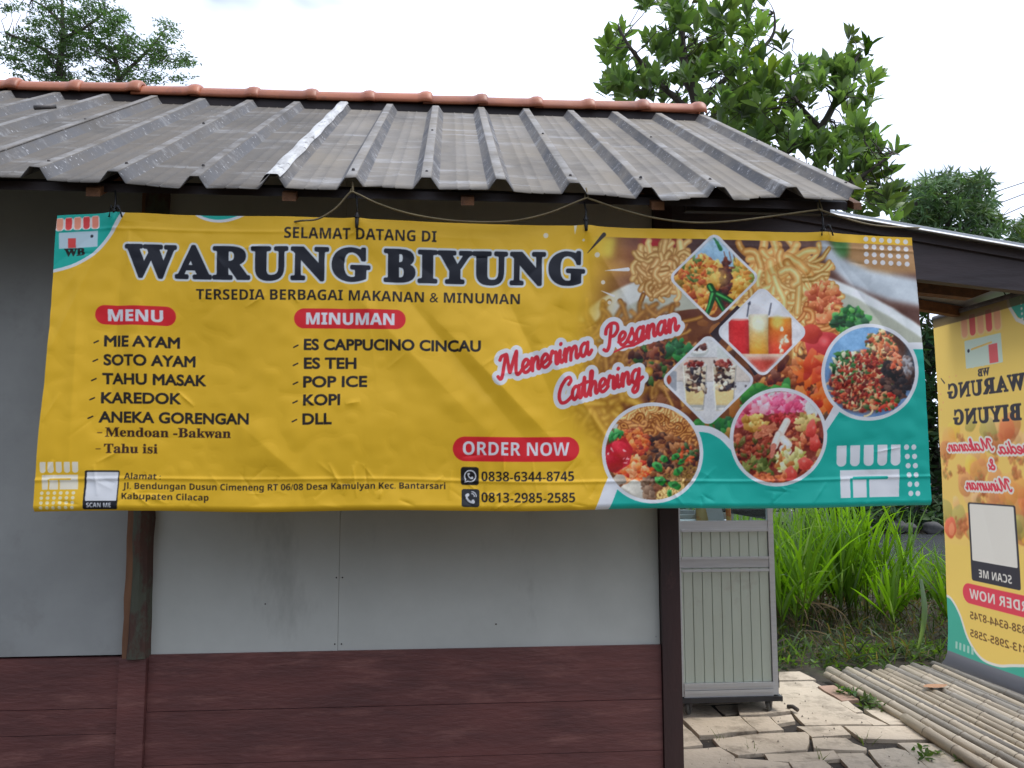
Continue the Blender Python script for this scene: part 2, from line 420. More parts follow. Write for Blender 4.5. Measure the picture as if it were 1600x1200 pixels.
WHT, INK, YEL, TEAL, RED = (206, 211, 233), (33, 28, 30), (216, 174, 44), (0, 164, 162), (201, 34, 46)
def shop_icon(p, x0, y0, x1, y1, awn, body, door=None, dot=None, outline=None):
    """the little shop mark: five awning tongues over a counter with a door"""
    w = x1 - x0; ya = y0 + (y1 - y0) * .40; n = 5; sw = w / n
    for i in range(n):
        cx = x0 + sw * (i + .5); c = awn[i % len(awn)]
        if outline: 
            p.box(cx, (y0 + ya) / 2, sw * .5, (ya - y0) / 2 + 1, sw * .36, outline)
        p.box(cx, (y0 + ya) / 2, sw * .36, (ya - y0) / 2, sw * .34, c)
        p.box(cx, y0 + (ya - y0) * .25, sw * .36, (ya - y0) * .25, .5, c)
    yb = ya + (y1 - y0) * .07; cx = (x0 + x1) / 2 + (w * .02); hw = w * .44
    p.box(cx, (yb + y1) / 2, hw, (y1 - yb) / 2, .6, body)
    gap = p.gap
    p.box(cx + hw * .02, yb + (y1 - yb) * .30, hw * .60, (y1 - yb) * .055, (y1 - yb) * .05, gap)
    p.box(cx - hw * .62, yb + (y1 - yb) * .66, hw * .045, (y1 - yb) * .36, .3, gap)
    p.box(cx - hw * .06, yb + (y1 - yb) * .66, hw * .045, (y1 - yb) * .36, .3, gap)
    if door: p.box(cx - hw * .34, yb + (y1 - yb) * .68, hw * .2, (y1 - yb) * .3, .3, door)
    if dot: p.disc(x1 - w * .18, yb + (y1 - yb) * .32, w * .035, dot)
def phone_mark(p, cx, cy, r, col, ang=-.6):
    P = [(-.55, -.55), (-.5, -.05), (-.2, .35), (.2, .62), (.6, .58)]
    P = [(cx + r * x, cy + r * y) for x, y in P]
    p.stroke(P, r * .17, col)
    p.stroke([P[0], (P[0][0] + r * .22, P[0][1] - r * .1)], r * .26, col); p.stroke([P[-1], (P[-1][0] - r * .05, P[-1][1] - r * .2)], r * .26, col)

def spline(P, n=6):
    P = np.array(P, float); out = []
    for i in range(len(P) - 1):
        p0, p1, p2, p3 = P[max(i - 1, 0)], P[i], P[i + 1], P[min(i + 2, len(P) - 1)]
        for t in np.linspace(0, 1, n, endpoint=False):
            out.append(.5 * ((2 * p1) + (-p0 + p2) * t + (2 * p0 - 5 * p1 + 4 * p2 - p3) * t * t + (-p0 + 3 * p1 - 3 * p2 + p3) * t ** 3))
    out.append(P[-1]); return [tuple(q) for q in out]
_hump = [(.15, .45), (.34, .9), (.5, .96), (.56, .7), (.52, .25), (.6, .03), (.8, .3)]
BRUSH = {  # brush-script letters as pen paths, x-height 1: (advance, strokes)
    'e': (.66, [[(0, .3), (.4, .52), (.5, .82), (.32, 1), (.1, .78), (.05, .4), (.2, .03), (.45, .05), (.7, .3)]]),
    'n': (.78, [[(0, .5), (.13, .96), (.16, .5), (.13, 0)], _hump]),
    'r': (.62, [[(0, .4), (.17, 1.05), (.3, .92), (.46, .92), (.44, .5), (.44, .08), (.55, .03), (.68, .3)]]),
    'i': (.42, [[(0, .35), (.15, .95), (.14, .3), (.24, .02), (.45, .3)], [(.2, 1.42), (.23, 1.47)]]),
    'm': (1.2, [[(0, .5), (.13, .96), (.16, .5), (.13, 0)], [(.15, .45), (.32, .9), (.46, .95), (.54, .7), (.5, 0)], [(x + .38, y) for x, y in _hump]]),
    'a': (.82, [[(.56, .8), (.36, 1), (.12, .78), (.06, .35), (.2, .02), (.4, .2), (.57, .75), (.6, .98), (.56, .3), (.66, .02), (.86, .3)]]),
    's': (.62, [[(0, .28), (.26, .75), (.36, 1.08), (.38, .8), (.52, .48), (.48, .12), (.26, 0), (.06, .12)], [(.48, .12), (.66, .3)]]),
    't': (.52, [[(0, .35), (.22, 1.5), (.2, .6), (.2, .14), (.32, .02), (.52, .3)], [(-.02, 1.04), (.46, 1.1)]]),
    'h': (.8, [[(0, .35), (.26, 1.25), (.32, 1.75), (.2, 1.78), (.15, 1.2), (.13, 0)], _hump]),
    'g': (.84, [[(.56, .8), (.36, 1), (.12, .78), (.06, .35), (.2, .02), (.4, .2), (.57, .75), (.6, .98), (.56, .1), (.46, -.55), (.22, -.72), (.1, -.5), (.34, -.12), (.86, .3)]]),
    'k': (.74, [[(0, .35), (.26, 1.25), (.32, 1.75), (.2, 1.78), (.15, 1.2), (.13, 0)], [(.15, .4), (.46, .95), (.5, .7), (.2, .5), (.48, .04), (.74, .3)]]),
    'u': (.8, [[(0, .5), (.12, .96), (.12, .3), (.26, .02), (.44, .25), (.56, .95), (.55, .3), (.66, .02), (.84, .3)]]),
    'd': (.84, [[(.56, .8), (.36, 1), (.12, .78), (.06, .35), (.2, .02), (.4, .2), (.6, .9), (.72, 1.75), (.58, .3), (.68, .02), (.86, .3)]]),
    'T': (.95, [[(-.05, 1.4), (.1, 1.7), (.5, 1.72), (1.1, 1.85)], [(.55, 1.75), (.48, .8), (.36, .15), (.14, -.05), (0, .1)]]),
    '&': (.9, [[(.85, .7), (.6, .1), (.25, .0), (.1, .35), (.35, .8), (.55, 1.3), (.4, 1.6), (.25, 1.3), (.45, .6), (.85, .05)]]),
    'M': (1.62, [[(-.16, .22), (-.02, .0), (.14, .15), (.3, .9), (.5, 1.75), (.62, 1.0), (.72, .3), (.98, 1.1), (1.26, 1.8), (1.2, 1.0), (1.18, .25), (1.32, .0), (1.64, .3)], [(.02, 1.45), (.16, 1.7), (.5, 1.75)]]),
    'P': (.98, [[(.44, 1.7), (.36, 1.0), (.24, .2), (.06, -.12), (-.14, .02)], [(.02, 1.2), (.1, 1.6), (.44, 1.88), (.84, 1.76), (.92, 1.3), (.66, .92), (.38, .9)]]),
    'C': (1.0, [[(.8, 1.3), (.98, 1.55), (.86, 1.82), (.56, 1.72), (.22, 1.25), (.06, .6), (.2, .08), (.52, .0), (.82, .16), (1.02, .34)]])}
def brush_word(p, t, x0, y0, x1, y1, xh, r, col):
    A = sum(BRUSH[c][0] for c in t); L = math.hypot(x1 - x0, y1 - y0); sx = L / A
    dx, dy = (x1 - x0) / L, (y1 - y0) / L; o = 0
    for c in t:
        for st in BRUSH[c][1]:
            Q = []
            for x, y in spline(st, 5):
                X = (o + x) * sx + .24 * y * xh; Q.append((x0 + dx * X + dy * y * xh, y0 + dy * X - dx * y * xh))
            p.stroke(Q, r, col)
        o += BRUSH[c][0]
def paint_banner():
    S = 1.55
    p = Print(50, 328, 1472, 808, S, YEL); p.gap = YEL
    rg = p.rng
    # ---- the big faded food photograph at the right
    keep = p.img.copy()
    p.box(1180, 590, 290, 230, 0, (92, 58, 44))
    for i, (y, c) in enumerate([(372, (112, 66, 52)), (396, (136, 84, 60)), (420, (158, 108, 66)), (445, (128, 82, 58)), (470, (118, 72, 54))]):
        p.box(960, y, 110, 12, 1, c)
    p.box(1180, 385, 130, 16, 1, (70, 44, 44)); p.box(1330, 440, 130, 70, 2, (92, 60, 54))
    p.poly([(905, 368), (962, 371), (956, 402), (908, 400)], (206, 205, 110))
    p.poly([(1004, 370), (1068, 374), (1040, 396), (1004, 402)], (172, 30, 42))
    p.blur(880, 340, 1450, 560, 5)
    p.poly([(1290, 372), (1350, 372), (1350, 400), (1310, 400)], (70, 120, 70)); p.box(1385, 395, 60, 30, 3, (160, 122, 84))
    # far plate at upper right
    p.poly([(1282, 372), (1312, 400), (1360, 420), (1436, 434), (1440, 478), (1390, 468), (1330, 445), (1296, 415), (1270, 380)], (186, 198, 222))
    p.blur(1260, 366, 1450, 490, 4)
    # the white bowl: rim and inside
    th = np.linspace(0, 2 * np.pi, 70)
    p.poly([(1110 + 262 * math.cos(a), 622 + 205 * math.sin(a)) for a in th], (208, 212, 222))
    p.poly([(1110 + 238 * math.cos(a), 628 + 180 * math.sin(a)) for a in th], (176, 180, 176))
    p.poly([(1262, 424), (1300, 434), (1345, 452), (1395, 480), (1445, 514), (1445, 560), (1320, 520), (1258, 450)], (212, 220, 238))
    p.poly([(1262, 440), (1300, 449), (1342, 466), (1390, 494), (1445, 532), (1445, 600), (1320, 560), (1258, 470)], (162, 168, 164))
    p.blur(850, 420, 1450, 600, 1.6)
    p.poly([(1110 + 222 * math.cos(a), 640 + 160 * math.sin(a)) for a in th], (104, 56, 30))
    p.crumbs(330, in_disc(1110, 645, 215, 150), [(120, 66, 36), (96, 48, 28), (142, 88, 46), (170, 112, 60), (74, 40, 30)], 5, 12, 30, 2.2)
    p.tangle(200, in_box(900, 505, 1050, 600), 3.8, (104, 60, 30), (176, 124, 62), (206, 160, 92), 50, .14)
    p.blur(880, 470, 1060, 620, 1.6)
    p.crumbs(120, in_disc(1030, 565, 48, 34), [(80, 40, 30), (112, 58, 44), (140, 76, 56), (60, 32, 26), (56, 92, 40)], 2.5, 6, 40, 1.8)
    p.crumbs(40, in_disc(1062, 545, 18, 14), [(36, 110, 60), (50, 130, 66), (30, 84, 52)], 3, 6, 30)
    p.tangle(70, in_box(888, 605, 990, 700), 6.0, (140, 92, 24), (206, 160, 60), (226, 190, 100), 54, .12)
    p.blur(870, 600, 1010, 720, 2)
    # noodles piled high, chicken, tomato, herbs
    p.tangle(70, in_box(1004, 402, 1060, 425), 4.4, (156, 108, 60), (212, 172, 110), (238, 214, 170), 34, .25)
    p.tangle(70, in_box(1010, 422, 1066, 448), 4.2, (156, 108, 60), (206, 160, 102), (240, 220, 180), 26, .25)
    p.tangle(260, in_box(1168, 400, 1262, 478), 4.3, (176, 122, 66), (222, 180, 112), (246, 230, 184), 48, .16, 1.1, .5)
    p.tangle(26, in_box(1180, 398, 1236, 416), 6.0, (184, 124, 62), (224, 174, 104), (244, 218, 168), 40, .22)
    p.tangle(70, in_box(1200, 430, 1290, 520), 5.0, (180, 126, 70), (226, 188, 122), (246, 230, 190), 50, .3, 1.2, .5)
    p.crumbs(110, in_disc(1288, 470, 24, 30), [(190, 98, 60), (208, 124, 80), (172, 76, 48), (226, 160, 110)], 3, 7, 45, gloss=60)
    p.tangle(26, in_box(1240, 500, 1310, 530), 4.5, (150, 80, 36), (214, 140, 76), (240, 200, 150), 34, .3, .3, .5)
    p.crumbs(90, in_disc(1328, 500, 26, 18), [(36, 104, 50), (52, 134, 62), (26, 76, 44), (90, 160, 80)], 3, 7, 40)
    p.blob(1290, 545, 34, 30, .4, (170, 34, 42), 50, .15, gloss=70)
    p.blob(1262, 520, 22, 14, .2, (186, 58, 40), 40, .2)
    p.crumbs(260, in_box(1180, 565, 1290, 665), [(150, 72, 40), (120, 52, 34), (180, 100, 58), (96, 44, 32), (204, 140, 84)], 3, 8, 45, 1.8, gloss=30)
    p.crumbs(60, in_box(1240, 560, 1310, 640), [(206, 74, 36), (220, 104, 44), (196, 60, 36)], 5, 12, 40, 2.4, gloss=50)
    p.crumbs(40, in_box(1160, 600, 1230, 640), [(36, 110, 50), (60, 140, 60)], 4, 9, 30, 2)
    p.crumbs(60, in_box(1075, 655, 1150, 690), [(40, 110, 56), (50, 128, 60), (26, 80, 46), (150, 110, 50)], 4, 9, 30, 2)
    p.blur(870, 365, 1445, 720, 1.1, 1); p.grain(870, 365, 1445, 720, 26, 14, 3, 2); p.grain(870, 365, 1445, 720, 3, 5, 4, 2)
    # photograph fades into the yellow at its left, with a yellow margin on top
    w = p.win(50, 328, 1472, 808)
    a = np.clip((w[1] - 872 - np.clip((600 - w[2]) * .18, -10, 40) - np.clip((w[2] - 640) * .8, 0, 120)) / 85, 0, 1); a = a * a * (3 - 2 * a)
    a = a * p.cov((369 + (w[1] - 930) * .0215) - w[2])
    p.img = keep * (1 - a[..., None]) + p.img * a[..., None]
    # ---- teal wave with white edge
    def curve(pts, n=14):
        P = np.array(pts, float); out = []
        for i in range(len(P) - 1):
            p0, p1, p2, p3 = P[max(i - 1, 0)], P[i], P[i + 1], P[min(i + 2, len(P) - 1)]
            for t in np.linspace(0, 1, n, endpoint=False):
                out.append(.5 * ((2 * p1) + (-p0 + p2) * t + (2 * p0 - 5 * p1 + 4 * p2 - p3) * t * t + (-p0 + 3 * p1 - 3 * p2 + p3) * t ** 3))
        out.append(P[-1]); return [tuple(q) for q in out]
    wv = curve([(931, 815), (941, 780), (958, 742), (990, 700), (1040, 675), (1095, 668), (1125, 678), (1160, 706), (1220, 712), (1270, 690), (1296, 655), (1316, 618), (1350, 570), (1392, 546), (1420, 540), (1480, 541)])
    p.poly(wv + [(1480, 830), (931, 830)], TEAL)
    p.stroke(wv, 5.2, WHT)
    p.poly([(922, 830), (931, 790), (950, 745), (966, 760), (950, 800), (944, 830)], WHT); p.poly([(943, 830), (949, 800), (966, 762), (990, 790), (980, 830)], TEAL)
    # ---- corner mark top left, arc on top
    cor = curve([(70, 423), (90, 420), (120, 412), (150, 396), (172, 373), (186, 352), (198, 330)])
    p.poly(cor + [(40, 320), (40, 423)], TEAL); p.stroke(cor, 2.6, WHT)
    arc = curve([(300, 328), (312, 338), (330, 344), (348, 345), (366, 342), (384, 335), (396, 326)])
    p.poly(arc, TEAL); p.stroke(arc, 2.2, WHT)
    p.gap = (176, 200, 226)
    shop_icon(p, 90, 336, 159, 385, [(232, 150, 132), (206, 62, 66), (224, 140, 124), (200, 60, 66), (222, 132, 120)], (176, 200, 226), (206, 70, 74), (30, 30, 44), (222, 210, 224))
    p.text('WB', 104, 397, 135, 397, 11, INK, 'serif', bold=.7)
    # ---- dots and sparks
    for i in range(6):
        for j in range(4): p.disc(1353.5 + i * 12.7 + j * .3, 371 + j * 11.9 + i * .6, 3.9, WHT, .93)
    for x, y, r in ((853, 367, 4), (911, 376, 2), (933, 398, 4), (942, 441, 3.2), (952, 472, 3)): p.disc(x, y, r, (214, 214, 222), .85)
    p.stroke([(918, 395), (944, 366)], .4, (52, 44, 46), 3.2); p.stroke([(945, 423), (981, 420)], .3, (214, 216, 232), 3)
    p.stroke([(939, 454), (959, 462)], .3, (214, 216, 232), 1.8); p.stroke([(899, 352), (898, 366)], 2.4, (216, 212, 200), .3)
    # ---- headings
    p.text('SELAMAT DATANG DI', 445, 373.5, 682, 377.5, 17, INK, 'sans')
    ttl = (('WARUNG', 199.5, 431, 575.5, 438, 46.5), ('BIYUNG', 602, 438, 911, 443, 46.5))
    for k in (0, 1):
        for t, x0, y0, x1, y1, h in ttl:
            p.text(t, x0, y0, x1, y1, h, (24, 27, 40), 'serif', bold=2.9, outline=0 if k else 6.2, ocol=(200, 208, 226), spacing=1.13, halo_only=not k)
    p.text('TERSEDIA BERBAGAI MAKANAN & MINUMAN', 306, 466.5, 812, 474, 16, INK, 'sans')
    p.box(212, 493, 62, 15, 15, RED, .012); p.text('MENU', 170, 501.5, 254, 502.5, 17.5, WHT, 'sans', bold=.5)
    p.box(547, 498.5, 87, 15.5, 15.5, RED, .012); p.text('MINUMAN', 479, 506.5, 616, 508, 17.5, WHT, 'sans', bold=.5)
    for t, x0, y0, x1, y1 in (('MIE AYAM', 164, 541, 278, 542.5), ('SOTO AYAM', 163, 570.5, 302, 571.5), ('TAHU MASAK', 161, 600, 319, 601), ('KAREDOK', 159.5, 630, 280, 630), ('ANEKA GORENGAN', 156, 660, 388, 660.5),
                              ('ES CAPPUCINO CINCAU', 476, 546, 750, 548.5), ('ES TEH', 476, 575, 556, 575.5), ('POP ICE', 475, 604, 573, 604), ('KOPI', 475, 632, 531, 632), ('DLL', 474, 661.5, 518, 661.5)):
        p.text(t, x0, y0, x1, y1, 16.8, INK, 'plain', bold=.85)
    for x, y in ((148, 535), (146.5, 564), (144.5, 594), (142.5, 624), (140, 653), (459.5, 541), (459, 569), (459, 598), (458.5, 627), (457.5, 656)):
        p.stroke([(x, y + 1.3), (x + 6.5, y - 1.8)], 1.1, INK)
    p.text('Mendoan', 165, 682.5, 262, 682.5, 14, (58, 36, 24), 'serif', bold=.35); p.text('-Bakwan', 269.5, 682, 360, 682, 14, (58, 36, 24), 'serif', bold=.35)
    p.text('Tahu isi', 164, 708, 245, 708, 14, (58, 36, 24), 'serif', bold=.35)
    for x, y in ((154, 676.5), (152, 702)): p.stroke([(x, y), (x + 6, y)], .8, (96, 66, 30))
    # ---- order block
    p.box(806.5, 699, 99, 19, 19, RED); p.text('ORDER NOW', 723, 708, 890, 709, 20.5, WHT, 'sans')
    p.box(734, 741, 14, 14, 4, (26, 24, 24)); p.box(735, 775, 14, 14, 4, (44, 46, 54))
    p.disc(734.5, 741, 9.5, WHT); p.poly([(725.5, 751.5), (727.5, 743), (733, 749.5)], WHT); p.disc(734.5, 741, 7.7, (26, 24, 24)); p.poly([(727.4, 749), (728.6, 744), (732, 748)], (26, 24, 24)); phone_mark(p, 734.5, 741, 5.4, WHT)
    phone_mark(p, 734, 776, 9, WHT)
    for r in (4, 7): p.stroke([(737 + r * math.cos(a), 772 - r * math.sin(a)) for a in np.linspace(-.1, 1.6, 6)], .7, WHT)
    p.text('0838-6344-8745', 752, 748.5, 897, 748.5, 15, INK, 'sans'); p.text('0813-2985-2585', 752, 781, 898, 781.5, 15, INK, 'sans')
    p.text('Alamat :', 194, 749, 250, 749, 9.6, INK, 'sans'); p.text('Jl. Bendungan Dusun Cimeneng RT 06/08 Desa Kamulyan Kec. Bantarsari', 192, 764.5, 696, 762, 9.8, INK, 'sans'); p.text('Kabupaten Cilacap', 190.5, 780.5, 325, 780.5, 9.8, INK, 'sans')
    p.box(159.5, 766, 26, 30.5, 2.5, (28, 30, 40), shear=-.06); p.box(160.5, 760.5, 23.6, 22.5, 1.5, WHT, shear=-.06)
    p.text('SCAN ME', 137.5, 793.2, 174.5, 793.2, 7.2, WHT, 'sans')
    p.gap = YEL; shop_icon(p, 66, 722, 127, 765, [(214, 210, 206)], (214, 210, 206))
    for i in range(6):
        for j in range(4): p.disc(70.5 + i * 9.5 - j * .7, 770.5 + j * 7.6, 2.7, (220, 212, 190))
    p.gap = TEAL; shop_icon(p, 1306, 695, 1409, 777, [WHT], WHT)
    for i in range(2):
        for j in range(6): p.disc(1415.5 + i * 11.5 + j * 1.7, 699 + j * 14.6, 4, WHT, ry=4.3)
    # ---- catering lettering
    words = (('Menerima', 781, 591, 924, 552, 19.5), ('Pesanan', 947, 545, 1060, 514, 19.5), ('Cathering', 873, 629, 1004, 594, 19.5))
    for k in (0, 1):
        for w in words: brush_word(p, *w, 9.5 if not k else 2.7, WHT if not k else (198, 42, 60))
    p.stroke([(960, 549), (976, 541), (990, 538), (1004, 530)], 1.2, (198, 42, 60), 2.9)
    # ---- the three lozenges
    def soften(cx, cy, r):
        b = (cx - r, cy - r, cx + r, cy + r); p.blur(*b, .65, 1); p.grain(*b, 18, 16, 5, 2); p.grain(*b, 2.6, 11, 6, 2)
    def loz(cx, cy, hd, fill, draw):
        h = hd / math.sqrt(2) + 3.4
        p.box(cx, cy, h, h, 13, WHT, math.pi / 4)
        p.clip = p.mask(lambda X, Yv: p.sd_box(X, Yv, cx, cy, h - 4, h - 4, 10, math.pi / 4))
        p.box(cx, cy, h, h, 0, fill, math.pi / 4); draw(); soften(cx, cy, hd); p.clip = None
    p.poly([(1150, 475), (1160, 482), (1120, 535), (1108, 520)], (44, 30, 40)); p.poly([(1150, 540), (1176, 585), (1186, 578), (1140, 515)], (44, 30, 40))
    def fritters():
        p.box(1113, 372, 70, 32, 0, (150, 190, 232)); p.blur(1045, 362, 1182, 420, 4)
        p.box(1113, 470, 80, 55, 4, (120, 62, 30))
        p.crumbs(330, in_disc(1096, 446, 42, 42), [(206, 128, 60), (190, 100, 44), (226, 166, 90), (172, 78, 40), (216, 150, 66), (150, 120, 50)], 2.5, 7, 50, 1.8, gloss=30)
        p.crumbs(150, in_disc(1158, 438, 26, 34), [(216, 160, 70), (200, 130, 50), (232, 190, 110), (140, 150, 70)], 2.5, 6.5, 50, 1.8, gloss=30)
        p.crumbs(60, in_disc(1090, 418, 26, 20), [(236, 190, 110), (200, 92, 44), (90, 120, 60)], 1.5, 3.5, 40, 2)
        p.crumbs(60, in_box(1125, 405, 1140, 480), [(96, 36, 24), (70, 26, 22)], 2, 5, 20)
        p.disc(1120, 432, 14, (226, 200, 110), .55, soft=14)
        for P in ([(1108, 446), (1120, 466), (1130, 484)], [(1113, 458), (1108, 476), (1102, 492)], [(1120, 458), (1136, 466), (1150, 474)]):
            p.stroke(P, 5.2, (10, 66, 30), 3.4); p.stroke([(x - 1.4, y - 1) for x, y in P], 1.8, (70, 170, 90), .8)
        p.stroke([(1112, 370), (1118, 378), (1124, 388)], 1, (30, 100, 60), 3); p.stroke([(1118, 378), (1126, 388)], 2.6, (40, 120, 70), .4)
        for x in (1133, 1141, 1147): p.stroke([(x, 408), (x - 4, 392)], .6, (120, 60, 40))
    loz(1114, 432.5, 67, (150, 188, 228), fritters)
    def juices():
        p.box(1189, 566, 70, 14, 1, (214, 168, 160)); p.poly([(1150, 560), (1215, 560), (1200, 590), (1180, 590)], (190, 70, 60)); p.blur(1130, 552, 1245, 590, 3)
        for x0, x1, y0, top, bot, ice in ((1137, 1168, 496, (214, 40, 46), (196, 28, 36), 498), (1168, 1198, 489, (226, 226, 214), (226, 150, 30), 0), (1198, 1235, 493, (222, 150, 40), (206, 44, 30), 0)):
            w = p.win(x0 - 2, y0, x1 + 2, 554)
            t = np.clip((w[2] - y0) / (554 - y0), 0, 1)
            C = (rgb(top) * (1 - t[..., None]) + rgb(bot) * t[..., None]) * np.ones((1, w[1].shape[1], 1), np.float32)
            sh = (1 - .22 * np.abs((w[1] - (x0 + x1) / 2) / (x1 - x0) * 2) ** 3)[..., None]
            p.put(w[0], p.cov(p.sd_box(w[1], w[2], (x0 + x1) / 2, (y0 + 554) / 2, (x1 - x0) / 2, (554 - y0) / 2, 3)), C * sh)
            p.box((x0 + x1) / 2, 553, (x1 - x0) / 2, 2.2, 1.5, (226, 190, 180)); p.disc((x0 + x1) / 2, y0 + 1, (x1 - x0) / 2, (226, 216, 214), .6, ry=2)
        p.disc(1183, 505, 11, (236, 236, 226), .8, soft=8); p.disc(1212, 502, 9, (246, 214, 120), .8, soft=8); p.disc(1222, 530, 7, (232, 200, 180), .6, soft=8)
        p.crumbs(12, in_box(1216, 505, 1228, 550), [(240, 220, 206), (214, 130, 110)], 1.2, 3.2, 10)
        p.stroke([(1166, 492), (1169, 470)], 1, (70, 76, 100)); p.stroke([(1199, 490), (1203, 472)], 1, (70, 76, 100)); p.disc(1169, 471, 2.4, (60, 66, 90), ry=4)
    loz(1189, 516.5, 68, (216, 218, 238), juices)
    def coffees():
        p.box(1105, 575, 80, 18, 0, (206, 198, 202)); p.box(1105, 557, 80, .8, 0, (176, 168, 176)); p.box(1105, 594, 80, .8, 0, (176, 170, 176)); p.box(1105, 640, 80, 45, 0, (204, 206, 222))
        p.disc(1090, 545, 16, (180, 186, 196), ry=11); p.disc(1090, 543, 14, (226, 228, 236), ry=8); p.crumbs(14, in_disc(1090, 540, 11, 5), [(110, 50, 40), (70, 34, 36)], 1.5, 3.5, 30)
        p.box(1128, 546, 9, 12, 1, (188, 196, 206)); p.box(1050, 594, 7, 16, 3, (150, 156, 176)); p.disc(1040, 592, 9, (160, 60, 40)); p.crumbs(8, in_box(1160, 590, 1172, 612), [(70, 60, 70), (150, 140, 150)], 1.5, 3.5)
        for cx in (1085, 1130):
            p.poly([(cx - 19, 566), (cx + 19, 566), (cx + 13, 640), (cx - 13, 640)], (202, 194, 184))
            p.poly([(cx - 17, 600), (cx + 17, 600), (cx + 12, 630), (cx - 12, 630)], (218, 196, 148)); p.disc(cx, 631, 12, (200, 180, 140), ry=3)
            p.box(cx, 635, 13, 4, 2, (170, 172, 178)); p.disc(cx, 637, 10, (214, 214, 224), ry=2)
            p.crumbs(70, in_box(cx - 15, 570, cx + 15, 608), [(60, 42, 44), (90, 60, 54), (196, 180, 160), (214, 206, 200), (120, 84, 70), (50, 46, 60)], 1.6, 4.2, 30, 2, .2)
            p.disc(cx, 568, 18.5, (214, 216, 226), ry=4.4); p.crumbs(22, in_disc(cx, 566, 14, 4), [(130, 40, 40), (70, 34, 36), (170, 90, 80)], 1.6, 3.4, 30)
            p.stroke([(cx - 18, 570), (cx - 13, 638)], .6, (236, 238, 246)); p.stroke([(cx + 18, 570), (cx + 13, 638)], .6, (150, 150, 160))
    loz(1105.5, 592, 69, (200, 204, 220), coffees)
    # ---- the three round plates
    def plate(cx, cy, r, fill, draw):
        p.disc(cx, cy, r, WHT)
        p.clip = p.mask(lambda X, Yv: np.hypot(X - cx, Yv - cy) - (r - 5.6)); p.disc(cx, cy, r, fill); draw(); soften(cx, cy, r); p.clip = None
    p.stroke([(1286, 674), (1312, 634)], 4, WHT); p.stroke([(1420, 541), (1440, 541)], 4.6, WHT)
    def mie():
        p.box(970, 650, 26, 18, 6, (196, 200, 210)); p.box(1085, 665, 18, 12, 5, (206, 206, 206))
        p.tangle(120, in_box(985, 630, 1068, 664), 2.7, (160, 92, 44), (228, 180, 118), (246, 226, 172), 30, .14, 1.5, .4)
        p.tangle(90, in_box(975, 655, 1080, 695), 2.8, (110, 54, 26), (196, 126, 66), (226, 176, 110), 24, .6)
        p.crumbs(230, in_disc(1040, 722, 50, 44), [(70, 36, 26), (110, 60, 36), (140, 84, 48), (52, 28, 24), (164, 104, 62)], 2.5, 6.5, 45, 1.9, gloss=40)
        p.crumbs(130, in_disc(990, 690, 24, 20), [(206, 92, 44), (190, 70, 40), (222, 124, 66), (150, 60, 34)], 2, 5, 45, 1.8, gloss=40)
        p.crumbs(110, in_disc(990, 735, 26, 20), [(214, 92, 40), (200, 62, 40), (226, 130, 70), (226, 150, 110)], 2, 5.5, 45, 1.8, gloss=40)
        p.tangle(36, in_box(1050, 735, 1090, 765), 2, (80, 54, 26), (150, 110, 56), None, 20, .6)
        p.tangle(34, in_box(1030, 762, 1062, 780), 2, (140, 100, 50), (216, 184, 120), (240, 220, 170), 22, .4, .1, .4)
        p.poly([(946, 695), (978, 682), (990, 700), (984, 724), (962, 738), (946, 726)], (176, 18, 40)); p.blob(970, 704, 17, 15, .3, (190, 20, 44), 35, .2); p.blob(958, 722, 15, 13, .3, (172, 16, 36), 30, .2)
        p.crumbs(9, in_box(948, 694, 985, 722), [(234, 190, 200), (224, 160, 170)], .9, 2.0, 10, 3)
        p.crumbs(30, in_disc(962, 678, 11, 9), [(40, 130, 66), (24, 96, 52), (80, 170, 100)], 2, 4, 40)
        p.blob(992, 766, 20, 17, .6, (190, 188, 190), 35, .2); p.blob(968, 748, 10, 9, .2, (170, 160, 156), 35, .2); p.crumbs(30, in_box(1004, 745, 1020, 775), [(140, 112, 96), (110, 84, 70)], 2, 5, 30)
        for x, y, r in ((1028, 728, 8), (1038, 716, 6), (1032, 750, 8), (1060, 735, 7), (1054, 757, 8), (1056, 712, 6), (1065, 720, 5), (1046, 770, 5)):
            p.blob(x, y, r * 1.2, r * .8, rg.uniform(0, 3), (44, 138, 62), 45, .2, gloss=50); p.blob(x + .5, y, r * .6, r * .35, rg.uniform(0, 3), (20, 86, 36), 0, .2)
        p.crumbs(26, in_disc(1075, 705, 14, 14), [(60, 90, 50), (120, 70, 44), (204, 90, 50)], 2, 4, 40)
    plate(1020, 706.5, 79, (112, 66, 40), mie)
    def soto():
        p.disc(1216, 640, 62, (206, 212, 226), ry=30)
        p.disc(1216, 690, 68, (122, 46, 38), ry=58)
        p.crumbs(170, in_disc(1180, 700, 36, 34), [(110, 40, 34), (150, 60, 46), (90, 34, 30), (170, 84, 60), (96, 90, 46)], 2, 5, 40, 1.8, gloss=50)
        p.crumbs(120, in_disc(1254, 690, 30, 44), [(150, 60, 44), (190, 100, 70), (120, 44, 40), (200, 160, 110)], 2, 5.5, 40, 1.8, gloss=50)
        p.crumbs(150, in_box(1165, 616, 1256, 640), [(226, 130, 170), (214, 96, 146), (236, 170, 196), (206, 70, 120)], 3, 7.5, 45, 1.8, .3, gloss=30)
        p.crumbs(50, in_box(1150, 634, 1178, 662), [(206, 84, 120), (190, 60, 90), (226, 140, 170)], 3, 6, 40, 2)
        p.crumbs(34, in_box(1200, 645, 1244, 658), [(190, 60, 66), (160, 40, 50)], 2, 4, 30)
        p.crumbs(26, in_disc(1180, 656, 18, 12), [(206, 168, 92), (222, 194, 130), (180, 130, 60)], 3, 7, 50, 1.6, gloss=40)
